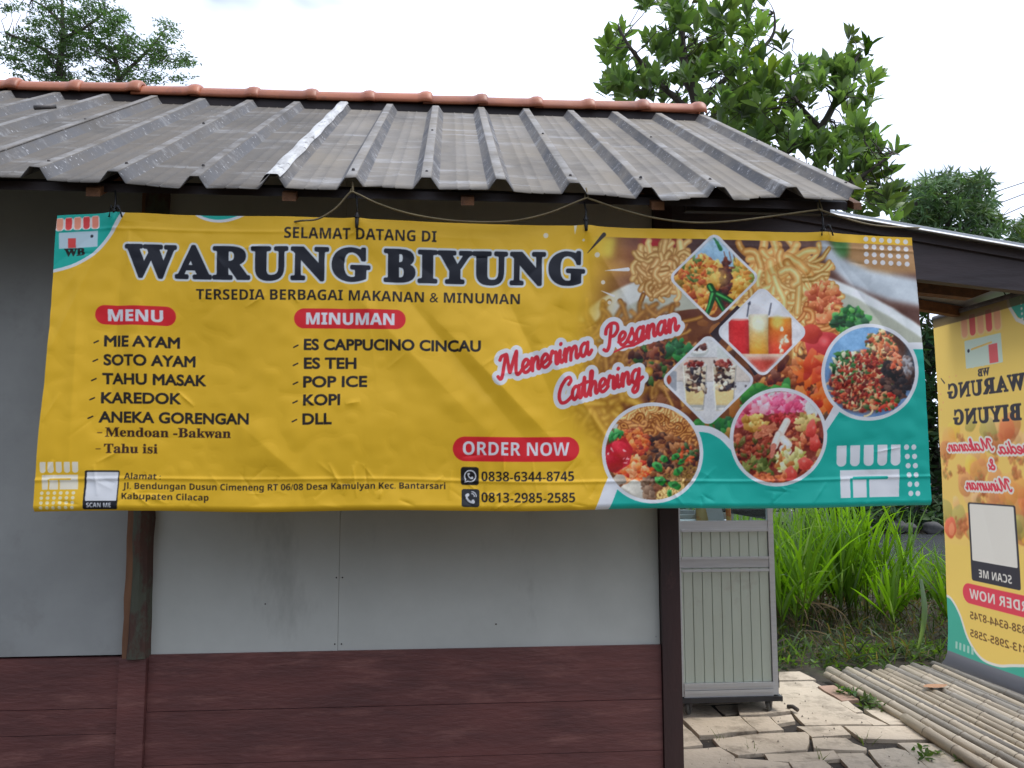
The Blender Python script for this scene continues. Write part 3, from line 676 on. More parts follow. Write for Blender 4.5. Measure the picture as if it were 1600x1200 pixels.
        p.crumbs(22, in_disc(1258, 654, 16, 8), [(196, 170, 110), (216, 196, 140), (150, 130, 70)], 3, 6, 45, 1.8)
        p.poly([(1176, 678), (1208, 656), (1212, 662), (1206, 674), (1180, 684)], (206, 128, 104)); p.crumbs(14, in_box(1180, 664, 1208, 678), [(212, 138, 112), (196, 112, 90)], 2, 4, 20, 2.4)
        for P in ([(1228, 656), (1218, 676)], [(1216, 676), (1210, 694)], [(1222, 682), (1232, 692)], [(1224, 698), (1232, 702)]):
            p.stroke(P, 6, (222, 210, 214)); p.stroke([(x - 1, y - 1) for x, y in P], 3, (240, 234, 240))
        p.stroke([(1209, 694), (1207, 710)], 4.5, (200, 120, 110), 3)
        p.crumbs(50, in_box(1215, 700, 1252, 735), [(206, 200, 140), (226, 220, 180), (170, 170, 90), (190, 120, 70)], 2.5, 6, 40, 2)
        p.crumbs(34, in_box(1165, 712, 1205, 735), [(110, 120, 60), (80, 96, 44), (140, 140, 80)], 2, 5, 30, 2.4)
        for x, y in ((1260, 722), (1238, 738), (1274, 690), (1268, 668)): p.blob(x, y, 13, 9, rg.uniform(0, 3), (206, 74, 70), 40, .2, gloss=60)
        p.crumbs(40, in_box(1180, 738, 1230, 748), [(206, 112, 70), (190, 90, 60)], 2, 4, 30, 2)
    plate(1216.5, 680.5, 77, (130, 52, 44), soto)
    def karedok():
        p.disc(1330, 535, 54, (120, 168, 226), ry=40, soft=30); p.disc(1400, 560, 34, (70, 74, 90), ry=50, soft=20)
        p.disc(1352, 596, 56, (92, 54, 44), ry=48, soft=10); p.disc(1388, 545, 26, (84, 54, 44), ry=26, soft=8)
        p.crumbs(420, in_disc(1345, 595, 50, 46), [(176, 60, 44), (196, 84, 56), (150, 44, 40), (214, 140, 100), (120, 40, 34), (216, 190, 150), (60, 90, 52)], 1.6, 4.2, 45, 1.8, gloss=30)
        p.crumbs(150, in_disc(1375, 540, 24, 24), [(190, 90, 60), (206, 120, 80), (214, 190, 150), (120, 60, 44), (90, 100, 60)], 1.6, 4, 45, 1.8)
        p.crumbs(60, in_disc(1322, 572, 26, 24), [(36, 84, 50), (60, 120, 60), (206, 206, 190)], 2, 4.5, 40, 1.8)
        p.tangle(26, in_disc(1345, 600, 50, 44), 1.2, (150, 110, 80), (222, 198, 164), None, 22, .3); p.crumbs(150, in_disc(1345, 596, 46, 44), [(150, 48, 40), (120, 40, 36), (176, 70, 52), (96, 34, 32)], 1.4, 3.4, 40, 1.8, gloss=30)
        p.crumbs(100, in_disc(1400, 590, 24, 30), [(44, 34, 40), (60, 44, 46), (86, 60, 56), (34, 30, 38)], 3, 7, 20, 1.5)
        p.crumbs(40, in_disc(1416, 572, 8, 16), [(150, 150, 166), (110, 96, 100)], 2, 4, 30); p.crumbs(60, in_disc(1378, 628, 22, 14), [(196, 60, 48), (214, 150, 110), (70, 90, 50)], 1.6, 4, 40)
        p.crumbs(24, in_disc(1398, 566, 8, 14), [(206, 100, 72), (220, 150, 120)], 2, 4, 40)
    plate(1357, 581, 76, (96, 132, 190), karedok)
    return p

def paint_hanger():
    """the tall banner seen from behind: the print shows through mirrored (units: cm)"""
    p = Print(0, 0, 75, 198, 4.6, (222, 190, 112)); rg = p.rng; p.gap = (222, 190, 112)
    W2, INK2, RED2, TEAL2 = (206, 206, 214), (64, 64, 76), (204, 74, 96), (72, 160, 152)
    p.box(37, 97, 40, 33, 0, (220, 188, 116))
    for _ in range(46):
        x, y = rg.uniform(0, 75), rg.uniform(62, 128); r = rg.uniform(3, 8)
        c = [(206, 112, 84), (214, 150, 92), (150, 150, 96), (196, 128, 96), (222, 184, 84), (178, 112, 84), (216, 176, 140)][rg.integers(7)]
        p.blob(x, y, r * 1.2, r, rg.uniform(0, 3), c, 26, .12, .6)
        if rg.uniform() < .5: p.blob(x, y, r * .7, r * .6, rg.uniform(0, 3), rgb(c) * .9, 20, .2, .5)
    for _ in range(26):
        x, y = rg.uniform(2, 70), rg.uniform(66, 122)
        p.crumbs(12, in_disc(x, y, 3.4, 3), [(170, 96, 72), (140, 120, 80), (190, 130, 90)], .7, 1.6, 20, alpha=.55)
    p.blob(6, 121, 5.5, 6, .3, (206, 96, 84), 30, .1, .8); p.blob(7, 122, 2.5, 4, .3, (222, 150, 120), 10, .1, .7)
    p.blur(0, 60, 75, 130, .5, 1)
    p.stroke([(62, -2), (63, 5), (68, 13), (76, 17)], 1, W2); p.poly([(63, -2), (64, 5), (69, 12), (76, 16), (76, -2)], TEAL2)
    for i in range(3):
        for j in range(5): p.disc(72 + i * 3, 3 + j * 2.6, .7, W2)
    p.gap = (186, 204, 204); shop_icon(p, 24, 4, 57, 33, [(222, 158, 132), (200, 92, 96)], (186, 204, 204), None, None, (222, 190, 140))
    p.box(49, 27.5, 3.4, 5, .3, (206, 100, 110)); p.disc(29.5, 23.5, 1, INK2); p.stroke([(32, 23), (48, 21.5)], .5, (216, 184, 110))
    p.text('WB', 36, 38.3, 45, 38.3, 3.8, INK2, 'serif', bold=.2, flip=True)
    for t, x0, x1, y in (('WARUNG', 9.5, 70, 48), ('BIYUNG', 14, 66, 63)):
        p.text(t, x0, y, x1, y, 7.6, INK2, 'serif', bold=.5, spacing=1.12, flip=True)
    p.stroke([(4, 36), (7, 39)], .3, INK2, .5)
    for x, y in ((3, 45), (5, 50), (3, 54), (12, 36), (18, 36)): p.disc(x, y, .6, (222, 170, 120))
    def mir(t, x0, x1, y, xh):
        for r, c, k in ((1.6, W2, 0), (.55, (200, 70, 92), 1)):
            A = sum(BRUSH[ch][0] for ch in t); sx = (x1 - x0) / A; o = 0
            for ch in t:
                for st in BRUSH[ch][1]:
                    p.stroke([(x1 - ((o + a) * sx + .24 * b * xh), y - b * xh) for a, b in spline(st, 5)], r, c)
                o += BRUSH[ch][0]
    mir('Makanan', 8, 44, 78, 3.4); mir('Tersedia', 49, 84, 80, 3.4); mir('&', 41, 46, 88, 3.2); mir('Minuman', 22, 56, 99, 3.4)
    p.box(40.5, 127, 18, 21, 1.4, INK2); p.box(40.5, 122, 16.6, 15.2, .8, W2)
    p.text('SCAN ME', 28.5, 145.6, 52.5, 145.6, 4.2, W2, 'sans', flip=True)
    p.box(44.5, 155.5, 30, 5.4, 5.4, RED2); p.text('ORDER NOW', 20, 158, 69, 158, 5.2, W2, 'sans', flip=True)
    p.text('0838-6344-8745', 20, 169, 64, 169, 4, (104, 80, 60), 'sans', flip=True); p.text('0813-2985-2585', 20, 178.5, 64, 178.5, 4, (104, 80, 60), 'sans', flip=True)
    for y in (167, 176.5): p.box(68, y, 3, 3, .8, INK2)
    wv = spline([(-3, 160), (4, 161), (11, 168), (18, 180), (28, 188), (40, 189), (52, 186), (64, 184), (80, 187)], 8)
    p.poly(wv + [(80, 204), (-3, 204)], TEAL2); p.stroke(wv, .7, W2)
    for i in range(5): p.box(8 + i * 3.4, 186, .9, 2, .2, (150, 190, 190))
    p.box(37, 195, 40, 4.4, 0, (112, 116, 134)); p.box(37, 3, 40, 3, 0, (96, 84, 68), alpha=.8)
    return p
# ---------------------------------------------------------------- materials
M_panel = mat('grey_fibre_board', (.545, .55, .50), (.475, .48, .435), 2.2, .75, .05, 30, c3=(.27, .265, .235), s3=3.2, t3=(.56, .92), stretch3=(1, 1, .35))
M_panel_left = mat('grey_fibre_board_darker', (.37, .375, .355), (.30, .305, .29), 2.0, .75, .06, 30, c3=(.23, .225, .205), s3=2.2, t3=(.52, .78))  # darker grey for the panel left of the post
M_maroon = mat('maroon_paint', (.172, .057, .048), (.088, .034, .031), 3.4, .58, .30, 30, (.7, 1, 3), 9, .28, .72, c3=(.25, .105, .085), s3=3.4, t3=(.52, .74), stretch3=(.8, 1, 4))
M_dark = mat('dark_stained_wood', (.028, .016, .015), (.018, .011, .011), 4, .6, .2, 30, (1, 1, .4))
M_post = mat('dark_maroon_post', (.046, .017, .015), (.028, .012, .011), 4, .55, .25, 30, (1, 1, .3), c3=(.08, .03, .027), s3=6, t3=(.6, .75))
M_bark = mat('barked_post', (.105, .05, .034), (.06, .034, .026), 7, .85, .4, 30, (3, 1, .5), c3=(.085, .088, .06), s3=6, t3=(.44, .52), stretch3=(1.6, 1, .7))
M_rafter = mat('raw_timber', (.20, .085, .032), (.11, .048, .022), 8, .8, .2, 40, (4, 1, 4))
def roof_mat(name, c1, c2, dust, scuff, lo, hi, flk):
    """sheet metal gone dull: streaks down the slope, dusty patches, scuffs and droppings, shade of the rib flanks and shine of the crests put into the colour"""
    m = mat(name, c1, c2, 2.6, .78, .12, 70, (1.3, .8, .8), 8, lo, hi, spec=.16); t = m.node_tree; N, Lk = t.nodes, t.links; bs = N['Principled BSDF']
    prev = bs.inputs['Base Color'].links[0].from_socket; co = N.new('ShaderNodeTexCoord')
    def layer(prev, colr, scale, st, t0, t1, amt, flank=0, loc=(0, 0, 0)):
        mp = N.new('ShaderNodeMapping'); mp.inputs['Scale'].default_value = st; mp.inputs['Location'].default_value = loc; Lk.new(co.outputs['Object'], mp.inputs['Vector'])
        n = N.new('ShaderNodeTexNoise'); n.inputs['Scale'].default_value = scale; n.inputs['Detail'].default_value = 8; n.inputs['Roughness'].default_value = .72; Lk.new(mp.outputs['Vector'], n.inputs['Vector'])
        r = N.new('ShaderNodeMapRange'); r.inputs['From Min'].default_value = t0; r.inputs['From Max'].default_value = t1; r.inputs['To Max'].default_value = amt; Lk.new(n.outputs['Fac'], r.inputs['Value']); f = r.outputs[0]
        if flank:
            at = N.new('ShaderNodeAttribute'); at.attribute_name = 'flank' if flank == 1 else 'crest'; mu = N.new('ShaderNodeMath'); mu.operation = 'MULTIPLY'; Lk.new(f, mu.inputs[0]); Lk.new(at.outputs['Fac'], mu.inputs[1]); f = mu.outputs[0]
        x = N.new('ShaderNodeMix'); x.data_type = 'RGBA'; x.inputs['B'].default_value = (*colr, 1); Lk.new(f, x.inputs['Factor']); Lk.new(prev, x.inputs['A']); return x.outputs['Result']
    o = layer(prev, dust, 1.5, (1, .8, .8), .42, .62, .9)
    o = layer(o, flk, 6, (1, .5, .5), .28, .58, .9, 1)  # darkens the rib flanks: their shade, put into the colour
    o = layer(o, (.36, .355, .35), 7, (.8, .8, .8), .40, .66, .7, 2, loc=(3, 3, 1))  # lightens the rib crests: a bright line of light put into the colour
    o = layer(o, scuff, 5, (.5, 1.9, 1.9), .54, .70, .8, loc=(4, 1, 2)); o = layer(o, (.095, .088, .08), 1.9, (.8, 1.0, 1.0), .52, .70, .8, loc=(9, 1, 4))
    o = layer(o, (.62, .62, .63), 34, (1, 1, 1), .70, .735, .8, loc=(1, 5, 2))
    o = layer(o, (.60, .60, .62), 26, (.7, 2.2, 2.2), .60, .66, .75, 1, loc=(7, 2, 2))
    o = layer(o, (.10, .098, .095), 20, (1, 1, 1), .69, .73, .7, loc=(2, 8, 4))
    Lk.new(o, bs.inputs['Base Color']); return m
M_roof = roof_mat('weathered_roof_sheet', (.262, .240, .212), (.160, .147, .131), (.225, .196, .155), (.38, .38, .385), .3, .7, (.082, .085, .095))
M_roofold = roof_mat('old_roof_sheet', (.170, .156, .138), (.098, .09, .081), (.150, .130, .106), (.30, .30, .30), .3, .7, (.12, .122, .13))
M_lap = mat('bare_zinc', (.60, .60, .59), (.40, .395, .385), 9, .7, .1, 40, (3, .7, .7), lo=.4, hi=.6, c3=(.16, .155, .15), s3=16, t3=(.58, .66), spec=.2)
M_tile = mat('glazed_terracotta', (.46, .150, .066), (.33, .10, .048), 5, .46, .10, 40, c3=(.17, .07, .05), s3=7, t3=(.56, .74), spec=.5, vary=.22)
M_beam = mat('brown_painted_beam', (.062, .044, .045), (.045, .033, .034), 5, .6, .35, 14, (.5, 1, 2.4))
M_zinc = mat('galvanised_sheet', (.55, .57, .58), (.45, .47, .48), 6, .35, .05, 30, metal=.6)
M_alum = mat('satin_aluminium', (.56, .58, .59), (.50, .52, .53), 12, .36, .02, 80, (.4, .4, 6), metal=.25)
M_cartpan = mat('cream_cladding', (.525, .60, .515), (.48, .545, .465), 3, .5, .03, 50, (1, 1, .3), c3=(.36, .35, .30), s3=2.2, t3=(.6, .8))
M_black = mat('black_paint', (.018, .018, .022), (.028, .028, .03), 10, .5)
M_rubber = mat('grey_rubber', (.06, .06, .055), (.10, .095, .08), 14, .8)
M_slab = mat('pale_stone_slab', (.60, .50, .375), (.46, .38, .28), 2.6, .85, .5, 34, detail=10, lo=.28, hi=.72, c3=(.19, .15, .105), s3=4.6, t3=(.50, .72))
M_brick = mat('pink_clay_slab', (.42, .27, .19), (.33, .21, .15), 6, .9, .3, 30)
M_soil = mat('dark_soil', (.060, .045, .030), (.030, .024, .016), 5, .95, .6, 18, detail=8, c3=(.055, .07, .025), s3=1.6, t3=(.52, .62))
M_bamboo = mat('weathered_bamboo', (.40, .325, .225), (.26, .21, .145), 7, .6, .12, 40, (3, .35, 3), c3=(.17, .14, .105), s3=5, t3=(.58, .70), stretch3=(3, .8, 3), vary=.2)
M_bamboo_b = mat('grey_bamboo', (.27, .235, .185), (.15, .13, .10), 6, .65, .15, 40, (3, .35, 3), c3=(.13, .11, .085), s3=4, t3=(.54, .68), stretch3=(3, .6, 3), vary=.2)
M_bamboo_c = mat('bleached_bamboo', (.45, .375, .27), (.33, .27, .19), 6, .6, .12, 40, (3, .35, 3), c3=(.22, .18, .135), s3=6, t3=(.60, .70), stretch3=(3, .9, 3), vary=.2)
M_node = mat('bamboo_node', (.24, .195, .14), (.13, .10, .07), 20, .8)
M_rock = mat('river_rock', (.11, .105, .10), (.07, .068, .066), 5, .9, .5, 12)
M_water = mat('river_water', (.10, .105, .11), (.07, .075, .08), 2, .16, .5, 9, (1, 2.2, 1))
M_cord = mat('straw_cord', (.20, .155, .075), (.13, .10, .05), 30, .8)
M_string = mat('black_string', (.012, .012, .013), (.02, .02, .02), 30, .6)
M_bark2 = mat('tree_bark', (.10, .085, .07), (.06, .05, .042), 9, .9, .5, 20, (1, 1, .3))
M_rust = mat('dark_pipe', (.05, .05, .05), (.12, .10, .09), 20, .6)
M_paper = mat('white_card', (.72, .73, .76), (.66, .67, .7), 5, .6)
M_orange = mat('orange_packet', (.70, .19, .03), (.75, .45, .10), 20, .35, lo=.45, hi=.55)
M_yellow = mat('yellow_packet', (.68, .50, .20), (.62, .30, .10), 16, .4, lo=.5, hi=.6)
M_plank = mat('grey_plank', (.36, .35, .335), (.26, .25, .24), 6, .85, .2, 30, (1, 4, 4))
M_dryleaf = mat('dry_leaf', (.40, .21, .10), (.30, .14, .06), 12, .7)
M_glass = bpy.data.materials.new('clear_glass'); M_glass.use_nodes = True
_t = M_glass.node_tree; _b = _t.nodes['Principled BSDF']; _t.nodes.remove(_b)
_g = _t.nodes.new('ShaderNodeBsdfGlossy'); _g.inputs['Roughness'].default_value = .03; _x = _t.nodes.new('ShaderNodeBsdfTransparent'); _x.inputs['Color'].default_value = (.90, .95, .93, 1)
_f = _t.nodes.new('ShaderNodeFresnel'); _f.inputs['IOR'].default_value = 1.45; _m = _t.nodes.new('ShaderNodeMixShader')
_t.links.new(_f.outputs['Fac'], _m.inputs['Fac']); _t.links.new(_x.outputs['BSDF'], _m.inputs[1]); _t.links.new(_g.outputs['BSDF'], _m.inputs[2]); _t.links.new(_m.outputs['Shader'], _t.nodes['Material Output'].inputs['Surface'])
M_vinyl = colour_mat('printed_vinyl', .40, 0, .28, noise=.06)
M_vinyl_thin = colour_mat('thin_printed_vinyl', .5, .62, .25)
M_leaf = colour_mat('glossy_leaf', .42, .38, .5, (1.3, 1.5, .6))
M_leaf_far = colour_mat('far_leaf', .6, .25, .3, (1.2, 1.4, .7))
M_grass = colour_mat('grass_blade', .45, .55, .4, (1.7, 1.75, .55))
M_dry = colour_mat('dead_blade', .8, .15, .2)
M_stem = mat('grass_stem', (.10, .13, .04), (.07, .075, .03), 12, .7)

# ---------------------------------------------------------------- ground, water, paving
bm = bmesh.new(); N = 60
def ground_z(x, y): return -.055 + (.0 if y > 14 else 0)
gx = np.concatenate([[-400, -120, -40], np.linspace(-8, 16, 40), [40, 120, 400]]); gy = np.concatenate([[-300, -90, -30], np.linspace(-6, 20, 44), [60, 200, 900]])
V = [(x, y, -.055 + (NPR.uniform(-.012, .012) if 2.6 < y < 12 and 3 < x < 14 else 0)) for y in gy for x in gx]; w = len(gx)
F = [(j * w + i, j * w + i + 1, (j + 1) * w + i + 1, (j + 1) * w + i) for j in range(len(gy) - 1) for i in range(w - 1)]
tag(np_mesh('ground', V, F, M_soil, smooth=True), kind='structure')
tag(np_mesh('river', [(-30, 8.0, -.03), (60, 8.0, -.03), (60, 14.2, -.03), (-30, 14.2, -.03)], [(0, 1, 2, 3)], M_water), kind='structure')

def crop7(x, y): return 1050 + x / 2.909, 1000 + y / 2.909
SLABS = [  # outlines of the slabs one sees, measured off the photo on the level of the paving
    [(488, 145), (580, 143), (655, 178), (488, 182)], [(488, 185), (640, 183), (690, 210), (488, 214)],
    [(455, 217), (655, 215), (770, 282), (910, 383), (605, 385), (540, 320), (455, 285)], [(664, 212), (735, 206), (850, 272), (772, 280)],
    [(755, 286), (800, 280), (868, 328), (832, 332)], [(838, 334), (868, 331), (985, 385), (917, 386)], [(872, 315), (950, 310), (1105, 388), (990, 389)],
    [(300, 300), (400, 285), (525, 302), (540, 330), (400, 345), (308, 346)], [(-60, 372), (40, 368), (140, 482), (42, 492), (-60, 496)], [(46, 362), (308, 352), (385, 415), (125, 437)],
    [(318, 352), (440, 350), (508, 410), (394, 418)], [(450, 350), (543, 340), (560, 368), (478, 382)], [(566, 392), (768, 388), (813, 430), (635, 439)],
    [(782, 392), (1180, 395), (1266, 456), (862, 450)], [(185, 447), (400, 424), (605, 417), (624, 430), (612, 496), (300, 520), (222, 488)], [(636, 448), (790, 445), (825, 470), (885, 492), (880, 505), (645, 494)],
    [(-60, 505), (42, 500), (215, 490), (280, 528), (318, 600), (-60, 610)], [(420, 515), (735, 500), (765, 538), (535, 551), (440, 543)], [(532, 556), (690, 550), (735, 588), (560, 600)],
    [(288, 534), (425, 546), (528, 560), (555, 610), (330, 612)], [(747, 515), (868, 512), (965, 600), (815, 604)], [(892, 500), (1010, 490), (1060, 500), (1200, 600), (975, 604)],
    [(1022, 464), (1262, 468), (1500, 606), (1210, 608)], [(1274, 450), (1340, 446), (1382, 473), (1322, 478)]]
PINK = [[(1350, 515), (1480, 520), (1560, 560), (1470, 572)]]
bm = bmesh.new(); bm2 = bmesh.new()
def slab(bm, P, z, th=.05):
    n = len(P); c = sum((Vector((p[0], p[1], 0)) for p in P), Vector()) / n
    tx, ty = rnd.uniform(-.007, .007), rnd.uniform(-.007, .007); Q = []
    for i in range(n):
        a, b = Vector((P[i][0], P[i][1], 0)), Vector((P[(i + 1) % n][0], P[(i + 1) % n][1], 0))
        k = max(1, int((b - a).length / .09))
        for j in range(k):
            p = a.lerp(b, j / k); nrm = (b - a).cross(Vector((0, 0, 1))).normalized()
            if j: p += nrm * rnd.uniform(-.007, .007)
            Q.append(p)
    top = [bm.verts.new((p.x * .996 + c.x * .004, p.y * .996 + c.y * .004, z + (p.x - c.x) * tx + (p.y - c.y) * ty + rnd.uniform(-.002, .002))) for p in Q]
    rim = [bm.verts.new((p.x, p.y, v.co.z - .006)) for p, v in zip(Q, top)]
    low = [bm.verts.new((p.x, p.y, z - th)) for p in Q]; m = len(Q)
    bm.faces.new(top)
    for A, B in ((top, rim), (rim, low)):
        for i in range(m): bm.faces.new((A[i], B[i], B[(i + 1) % m], A[(i + 1) % m]))
for k, S_ in enumerate(SLABS):
    P = [onZ(*crop7(*p), 0)[:2] for p in S_]
    slab(bm if k != 3 else bm2, P, rnd.uniform(-.006, .006) + (.016 if k == 7 else 0), .06)
for S_ in PINK: slab(bm2, [onZ(*crop7(*p), 0)[:2] for p in S_], -.03)
y = .86
while y > -.9:                                                     # the paving goes on towards the front, out of the picture
    x = 2.26; h = rnd.uniform(.22, .34)
    while x < 4.0:
        wd_ = rnd.uniform(.3, .6)
        if not (y > .25 and x + wd_ > 2.2): slab(bm, [(x, y - h), (x + wd_ - .02, y - h + rnd.uniform(-.02, .02)), (x + wd_ - .03, y - .02), (x + .01, y - .02)], rnd.uniform(-.006, .004))
        x += wd_
    y -= h
for x0, x1 in ((2.28, 2.68), (2.7, 3.2), (3.22, 3.6), (3.62, 3.9)):
    slab(bm, [(x0, .28), (x1, .30), (x1 + .02, .62), (x0, .60)], -.004)
for (x0, x1, y0, y1) in ((2.3, 2.75, 2.0, 2.6), (2.3, 2.72, 1.5, 1.95), (2.78, 3.3, 2.1, 2.7), (2.60, 3.02, 1.83, 2.07), (3.05, 3.34, 1.88, 2.07)): slab(bm, [(x0, y0), (x1, y0 + .02), (x1, y1), (x0, y1)], -.012)
tag(np_mesh('soil_bed', [(2.23, -1.2, -.021), (4.0, -1.2, -.021), (4.05, 1.6, -.021), (4.0, 2.85, -.021), (2.23, 2.85, -.021)], [(0, 1, 2), (0, 2, 3), (0, 3, 4)], mat('gap_soil', (.045, .034, .024), (.022, .017, .013), 14, .95, .6, 40)), kind='structure')
pav = tag(done('pavement', bm, M_slab), kind='structure'); pav.data.materials.append(M_brick)
bm2.normal_update(); tag(done('brick_path', bm2, M_brick), kind='structure')

# ---------------------------------------------------------------- the food stall building
stall = empty('food_stall', (.9, 0, 0), 'small food stall with grey board wall, dark maroon lower boards and ribbed grey roof', 'building')
Z0 = .842
for x0, x1, dy in ((-2.6, .112, .004), (.198, .8945, 0), (.8955, 2.147, .0015)):
    bm = bmesh.new(); box(bm, x0, x1, dy, .03, Z0, 2.765); done('wall_panel', bm, M_panel if x0 > 0 else M_panel_left, stall, bevel=.002)
bm = bmesh.new()
for z0, z1 in ((.638, .842), (.447, .636), (.22, .445), (0, .218)):
    box(bm, .203, 2.147, -.014 + rnd.uniform(-.002, .002), .03, z0, z1)
for z0, z1 in ((.655, .834), (.564, .653), (.3, .562), (0, .298)):
    box(bm, -2.6, .105, -.012 + rnd.uniform(-.002, .002), .03, z0, z1)
done('wainscot', bm, M_maroon, stall, bevel=.0025)
bm = bmesh.new(); box(bm, 2.149, 2.224, -.03, .05, 0, 2.75); done('corner_post', bm, M_post, stall, bevel=.004)
bm = bmesh.new(); P = []
xs0, xs1 = .113, .203
rings = []
for k in range(26):
    z = .835 + (2.66 - .835) * k / 25; a = xs0 + rnd.uniform(-.002, .002); b = xs1 + rnd.uniform(-.003, .003) + .004 * math.sin(z * 3)
    mid = a + .020 + .006 * math.sin(z * 7) + rnd.uniform(-.003, .003)
    rings.append([bm.verts.new(p) for p in ((a, .0, z), (a, -.034, z), (mid, -.036, z), (mid + .006, -.044 + rnd.uniform(-.003, .003), z), ((mid + b) / 2, -.052 + rnd.uniform(-.004, .004), z), (b - .008, -.040, z), (b, .0, z))])
for A, B in zip(rings, rings[1:]):
    for i in range(6): f = bm.faces.new((A[i], A[i + 1], B[i + 1], B[i])); f.material_index = 1 if i in (0, 1) else 0
post = done('wall_post', bm, M_bark, stall); post.data.materials.append(mat('sawn_edge', (.22, .105, .05), (.15, .07, .036), 10, .8, .2, 40, (4, 1, .6)))
bm = bmesh.new(); box(bm, .106, .202, -.036, .0, 0, .836); done('wall_post', bm, M_maroon, stall, bevel=.004)
bm = bmesh.new(); gab = lambda x: [(x, .05, 0), (x, 2.60, 0), (x, 2.60, 2.76), (x, 1.315, 3.50), (x, .05, 2.75)]
prism(bm, gab(2.17), (.035, 0, 0)); prism(bm, gab(-2.64), (.035, 0, 0)); box(bm, -2.6, 2.165, 2.56, 2.60, 0, 2.74); done('side_wall', bm, M_maroon, stall)
bm = bmesh.new(); box(bm, -2.6, 2.165, .05, 2.55, -.04, .0); done('floor', bm, M_soil, stall)
for (x, z) in ((2.128, 1.105), (2.132, .872), (.885, 1.115), (.908, 1.115), (.884, .866), (.909, .866), (.62, 1.02), (1.5, .93)):
    bm = bmesh.new(); bmesh.ops.create_uvsphere(bm, u_segments=8, v_segments=5, radius=.003, matrix=Matrix.Translation((x, 0, z))); done('nail', bm, M_lap if x > 2 else M_dark, stall, True)
# roof: ribbed sheets from eave (y -0.5) to just under the ridge (y 1.2)
YE, YR, ZE, ZR = -.50, 1.215, 2.480, 3.535
SL = (ZR - ZE) / (YR - YE)
RIBS = [.9695 + .2585 * k for k in range(-13, 8)]
def sheet_profile(xa, xb):
    P = []
    for xc in RIBS:
        pc = xc - .129
        P += [(pc - .026, 0), (pc - .022, .0035), (pc - .018, 0), (pc + .018, 0), (pc + .022, .0035), (pc + .026, 0)]
        P += [(xc - .047, 0), (xc - .043, .002), (xc - .020, .0365), (xc - .0175, .0398), (xc - .0155, .041), (xc + .0155, .041), (xc + .0175, .0398), (xc + .020, .0365), (xc + .043, .002), (xc + .047, 0)]
    P = sorted(p for p in P if xa <= p[0] <= xb)
    return P
def roof_sheet(xa, xb, lift, m, parent, back=False, name='roof_sheet', seed=0):
    prof = sheet_profile(xa, xb); rg = np.random.default_rng(seed); rows = 30; V = []; w = len(prof)
    px_ = np.array([q[0] for q in prof]); bend = np.stack([np.interp(px_, np.linspace(-3, 3, 60), rg.normal(0, .0004, 60)) for _ in range(rows // 5 + 2)]); bend = np.stack([bend[j // 5] * (1 - j % 5 / 5) + bend[j // 5 + 1] * (j % 5 / 5) for j in range(rows + 1)])
    eave = np.interp(np.arange(w), np.arange(0, w, 5), rg.normal(0, .011, len(range(0, w, 5))))
    for j in range(rows + 1):
        t = j / rows; yy = YE + (YR - YE) * t
        for i, (x, h) in enumerate(prof):
            y2 = yy + (eave[i] if j == 0 else 0); z = ZE + SL * (y2 - YE) + h + lift + bend[j, i] + (.007 * math.sin(x * 5 + seed) + .004 * math.sin(x * 17 + seed * 2)) * max(0, 1 - j / 5)
            if back: y2 = 2.63 - yy + .02
            V.append((x, y2, z))
    F = [(j * w + i, j * w + i + 1, (j + 1) * w + i + 1, (j + 1) * w + i) for j in range(rows) for i in range(w - 1)]
    if back: F = [f[::-1] for f in F]
    o = np_mesh(name, V, F, m, parent); fa = o.data.attributes.new('flank', 'FLOAT', 'POINT'); hh = np.array([1.0 if .0019 < q[1] < .0395 and q[1] != .0035 else 0.0 for q in prof], np.float32); fa.data.foreach_set('value', np.tile(hh, rows + 1)); ca = o.data.attributes.new('crest', 'FLOAT', 'POINT'); ca.data.foreach_set('value', np.tile(np.array([1.0 if q[1] > .0405 else 0.0 for q in prof], np.float32), rows + 1)); s = o.modifiers.new('thickness', 'SOLIDIFY'); s.thickness = .0025; s.offset = -1
    return o
roof_sheet(.700, 2.795, .004, M_roof, stall, seed=1)
roof_sheet(-.35, .745, .0, M_roofold, stall, seed=2)
roof_sheet(-1.40, -.292, .006, M_roofold, stall, seed=3)
roof_sheet(-2.8, -1.33, .0, M_roofold, stall, seed=4)
roof_sheet(-2.8, 2.795, 0, M_roofold, stall, back=True, seed=5)
for k, xc in enumerate(RIBS):                                       # roofing screws on the rib crests
    for yy in (-.40, .42):
        if xc < -1.6 or (yy > 0 and k % 2): continue
        bm = bmesh.new(); c_ = Vector((xc, yy, ZE + SL * (yy - YE) + .047)); bmesh.ops.create_cone(bm, cap_ends=True, segments=8, radius1=.007, radius2=.004, depth=.008, matrix=Matrix.Translation(c_) @ Matrix.Rotation(math.atan(SL), 4, 'X')); done('screw', bm, M_rust, stall)
# bare zinc lap over the rib where the two sheets meet
V, F = [], []
prof = [(.662, .002), (.672, .012), (.689, .042), (.697, .047), (.727, .047), (.733, .045), (.739, .036)]
for j in range(25):
    yy = YE - .012 + (YR - YE + .01) * j / 24; w_ = .003 * math.sin(j * 1.3)
    for x, h in prof: V.append((x + w_, yy, ZE + SL * (yy - YE) + h + .004))
w = len(prof); F = [(j * w + i, j * w + i + 1, (j + 1) * w + i + 1, (j + 1) * w + i) for j in range(24) for i in range(w - 1)]
np_mesh('lap_strip', V, F, M_lap, stall)
